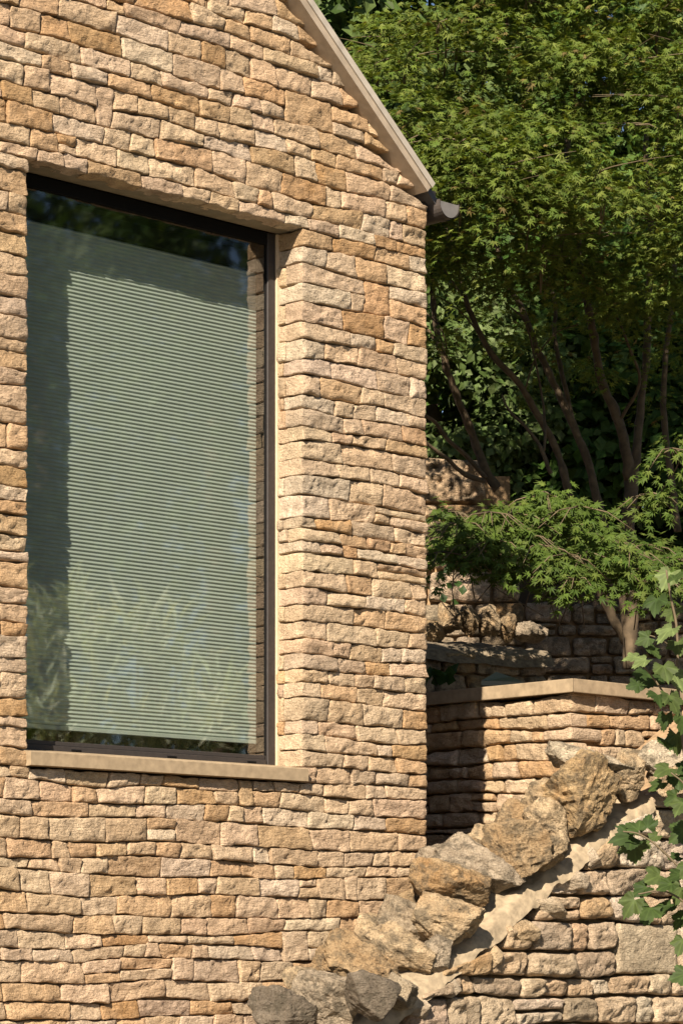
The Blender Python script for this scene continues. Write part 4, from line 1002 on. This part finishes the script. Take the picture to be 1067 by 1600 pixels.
# ------------------------------------------------------------------ broad leaved branches reaching in from the right
def broad_leaf(seed):
    g = np.random.default_rng(seed)
    # toothed outline with three shallow lobes, in polar form about the base of the blade
    na = 45; th_ = np.linspace(-2.35, 2.35, na)
    r = 0.60 + 0.42 * np.exp(-(th_ / 0.42) ** 2) + 0.20 * np.exp(-((np.abs(th_) - 0.95) / 0.32) ** 2) - 0.05 * np.exp(-((np.abs(th_) - 0.58) / 0.14) ** 2)
    r = r * (1 + 0.055 * np.where(np.arange(na) % 2 == 0, 1, -1)) * (1 + 0.04 * g.normal(size=na)); r *= np.clip(1.15 - 0.16 * np.abs(th_), 0.3, 1)
    rings = [0.0, 0.35, 0.7, 1.0]; v = [(0, 0, 0)]
    for q_ in rings[1:]:
        for a, rr in zip(th_, r):
            x = q_ * rr * math.sin(a); y = q_ * rr * math.cos(a)
            fold = 0.22 * abs(x) - 0.35 * (q_ * rr) ** 2 * 0.55
            pucker = 0.035 * math.cos(a * 7.0) * q_ + 0.03 * math.sin(x * 9 + y * 7 + seed)
            v.append((x, y, fold + pucker))
    t = []; q = []
    for k in range(na - 1): t.append((0, 1 + k + 1, 1 + k))
    for rg in range(2):
        for k in range(na - 1):
            a = 1 + rg * na + k; q.append((a, a + 1, a + na + 1, a + na))
    vein = [1.5] + [1 + 0.5 * max(math.exp(-(a / 0.06) ** 2), math.exp(-((abs(a) - 0.95) / 0.07) ** 2), 0.5 * math.exp(-((abs(a) - 0.5) / 0.06) ** 2)) for q_ in rings[1:] for a in th_]
    return np.array(v) * 0.62, np.array(q), np.array(t), np.array(vein)
vine = empty('leafy_branch', P(1085, 1320, 8.9) + np.array([0, 0, -1.6]), 'broad leaved green branches reaching in at the right edge before the sloping wall', 'shrub')
for pts, r0, r1 in [([(1110, 1330, 8.95), (1070, 1190, 8.95), (1062, 1100, 8.95), (1058, 1000, 8.95), (1048, 930, 8.95), (1040, 890, 8.95)], 0.009, 0.004),
                    ([(1115, 1420, 8.85), (1075, 1370, 8.85), (1030, 1325, 8.85), (1000, 1305, 8.85), (972, 1300, 8.85)], 0.006, 0.003),
                    ([(1115, 1470, 8.85), (1080, 1420, 8.85), (1040, 1395, 8.85), (1000, 1400, 8.85)], 0.006, 0.003),
                    ([(1066, 1130, 8.95), (1040, 1090, 8.9), (1012, 1052, 8.9), (995, 1030, 8.9)], 0.005, 0.003), ([(1060, 1020, 8.95), (1030, 1000, 8.9), (1005, 992, 8.9)], 0.004, 0.002),
                    ([(1100, 1290, 8.9), (1070, 1230, 8.9), (1045, 1205, 8.9)], 0.005, 0.003), ([(1110, 1330, 8.95), (1112, 1500, 8.9), (1120, 1900, 8.9), (1120, 2230, 8.9)], 0.012, 0.016)]:
    m = MB(); limb(m, pts, r0, r1, 7); m.build('stem', M_TWIG, vine, smooth=True)
LV = [(1042, 905, 58, 200), (1024, 945, 66, 190), (1050, 960, 62, 170), (1058, 900, 50, 10), (1040, 990, 60, 200), (1060, 1010, 60, 160), (1005, 1000, 54, 250), (985, 1028, 46, 280), (1000, 1035, 44, 230), (1022, 1018, 44, 150),
      (1012, 1062, 74, 200), (1040, 1050, 62, 180), (1058, 1062, 66, 170), (1030, 1092, 66, 195), (1052, 1098, 70, 175), (1066, 1130, 66, 190), (1038, 1128, 58, 205), (1058, 1160, 60, 190), (1042, 1162, 50, 160), (990, 1072, 40, 240),
      (1036, 1205, 66, 210), (1026, 1228, 44, 230), (1060, 1222, 50, 180), (1062, 1262, 54, 200), (1050, 1250, 40, 240),
      (975, 1310, 66, 265), (992, 1330, 74, 190), (990, 1292, 50, 330), (1012, 1285, 56, 350), (1020, 1310, 44, 260), (1060, 1305, 56, 220), (1054, 1340, 46, 250),
      (1022, 1372, 54, 240), (1040, 1385, 60, 215), (1000, 1392, 60, 235), (984, 1418, 66, 225), (1012, 1428, 72, 200), (1040, 1420, 72, 195), (1060, 1398, 60, 190), (1062, 1440, 62, 200), (1050, 1372, 54, 260), (1064, 1478, 56, 200), (1062, 1526, 50, 285), (1070, 1200, 60, 200), (1075, 1360, 70, 210)]
g = np.random.default_rng(77)
def leaf_variant(k, c):
    v, q, t, vn = broad_leaf(k); tn_ = np.hstack([np.array(c)[None] * vn[:, None], np.zeros((len(v), 1))])
    return raw_mesh('leaf', v, [q, t], M_VINE, tn_, True)
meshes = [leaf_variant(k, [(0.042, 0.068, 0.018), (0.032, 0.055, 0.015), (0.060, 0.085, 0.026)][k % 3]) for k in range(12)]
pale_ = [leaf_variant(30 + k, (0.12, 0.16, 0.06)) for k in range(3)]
for k, (x, y, s_, ang) in enumerate(LV):
    D = g.uniform(8.78, 9.05); a = math.radians(ang) + g.uniform(-0.25, 0.25)
    tip_ = math.sin(a) * R3 + math.cos(a) * Z3 - D3 * g.uniform(-0.1, 0.5)
    nr_ = -D3 * g.uniform(0.6, 1.0) + Z3 * g.uniform(0.2, 1.1) + R3 * g.uniform(-0.7, 0.5)
    R_ = rot_from(nr_[None], tip_[None])[0]
    sz_ = s_ * D / F * g.uniform(0.66, 0.98)
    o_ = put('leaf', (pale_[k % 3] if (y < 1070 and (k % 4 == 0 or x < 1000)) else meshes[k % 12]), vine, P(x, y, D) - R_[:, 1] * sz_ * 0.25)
    o_.rotation_mode = 'QUATERNION'; o_.rotation_quaternion = Matrix(R_.tolist()).to_quaternion(); o_.scale = [sz_] * 3

# ------------------------------------------------------------------ garden that shows only in the glass
def blades(name, label, spots, n, ln, base):
    c0 = mirror(*spots[0]); e = empty(name, (c0[0], c0[1], GZ), label, 'plant')
    pos = []; nrm = []; tip = []; sz = []
    for sp in spots:
        c = mirror(*sp)
        for k in range(n):
            a = g.uniform(0, 6.28); el = g.uniform(0.2, 1.4); dr = np.array([math.cos(a) * math.cos(el), math.sin(a) * math.cos(el), math.sin(el)])
            pos.append(c + g.normal(0, 0.07, 3)); tip.append(dr); nrm.append(np.cross(dr, g.normal(size=3))); sz.append(ln * g.uniform(0.6, 1.3))
    n_ = len(pos); b = np.array(base); t = b[g.integers(0, len(b), n_)] * g.uniform(0.8, 1.2, (n_, 1))
    me, o = leaf_mesh('foliage', BLADE, np.array(pos), np.array(nrm), np.array(tip), np.array(sz), np.hstack([t, np.zeros((n_, 1))]), M_IVY); put('foliage', me, e, o, kind='stuff')
    m = MB()
    for sp in spots:
        c = mirror(*sp); m.tube(np.array([[c[0], c[1], GZ], c]), 0.008, 5)
    m.build('canes', M_TWIG, e)
BL = [(0.46, 0.54, 0.40), (0.34, 0.42, 0.28), (0.56, 0.60, 0.48)]
blades('bamboo_plant', 'pale bladed bamboo reflected at the lower left of the window', [(75, 990, 12.4), (60, 1030, 12.3), (90, 960, 12.6), (85, 1110, 12.2), (70, 1150, 12.2), (105, 1140, 12.3)], 60, 0.17, BL)
blades('bamboo_plant', 'arching bladed bamboo reflected at the lower right of the window', [(150, 1150, 12.4), (210, 1020, 12.8), (240, 1000, 12.9), (320, 1120, 12.5), (350, 1140, 12.4), (280, 1150, 12.5), (190, 1160, 12.5), (140, 1010, 13.0), (270, 1060, 13.0), (380, 1130, 12.6), (300, 1175, 12.4), (230, 1170, 12.4)], 34, 0.20, BL)
def mirror_tree(name, label, x, y, s, rad, n, clumps, cs, size):
    c = mirror(x, y, s); e = empty(name, (c[0], c[1], GZ), label, 'tree')
    m = MB(); m.tube(np.array([[c[0], c[1], GZ], [c[0] + 0.1, c[1], 0.3 * c[2]], c]), [0.16, 0.12, 0.06], 9); m.build('trunk', M_BARK, e, smooth=True)
    cc = g.normal(size=(clumps, 3)); cc /= np.linalg.norm(cc, axis=1)[:, None]; cc *= g.uniform(0.2, 1, (clumps, 1)) ** 0.5
    C = c + cc * np.array(rad); ci = g.integers(0, clumps, n); off = g.normal(size=(n, 3)); off /= np.linalg.norm(off, axis=1)[:, None]; off *= g.uniform(0, 1, (n, 1)) ** 0.4 * cs
    t = np.array(GREEN2)[g.integers(0, 3, n)] * 0.8
    me, o = leaf_mesh('crown', OVAL, C[ci] + off, off + Z3 * 0.3 * cs, g.normal(size=(n, 3)), size * g.uniform(0.6, 1.3, n), np.hstack([t, np.zeros((n, 1))]), M_IVY); put('crown', me, e, o, kind='stuff')
mirror_tree('garden_tree', 'dark garden tree reflected across the middle of the window', 230, 760, 19.0, (2.6, 2.6, 2.2), 16000, 90, 0.6, 0.10)
mirror_tree('garden_tree', 'dark garden tree reflected at the left of the window', 60, 560, 18.0, (1.2, 1.2, 2.4), 9000, 60, 0.45, 0.08)
mirror_tree('garden_tree', 'garden tree with sky gaps reflected at the top right of the window', 330, 420, 20.0, (1.6, 1.6, 1.0), 7000, 46, 0.38, 0.08)
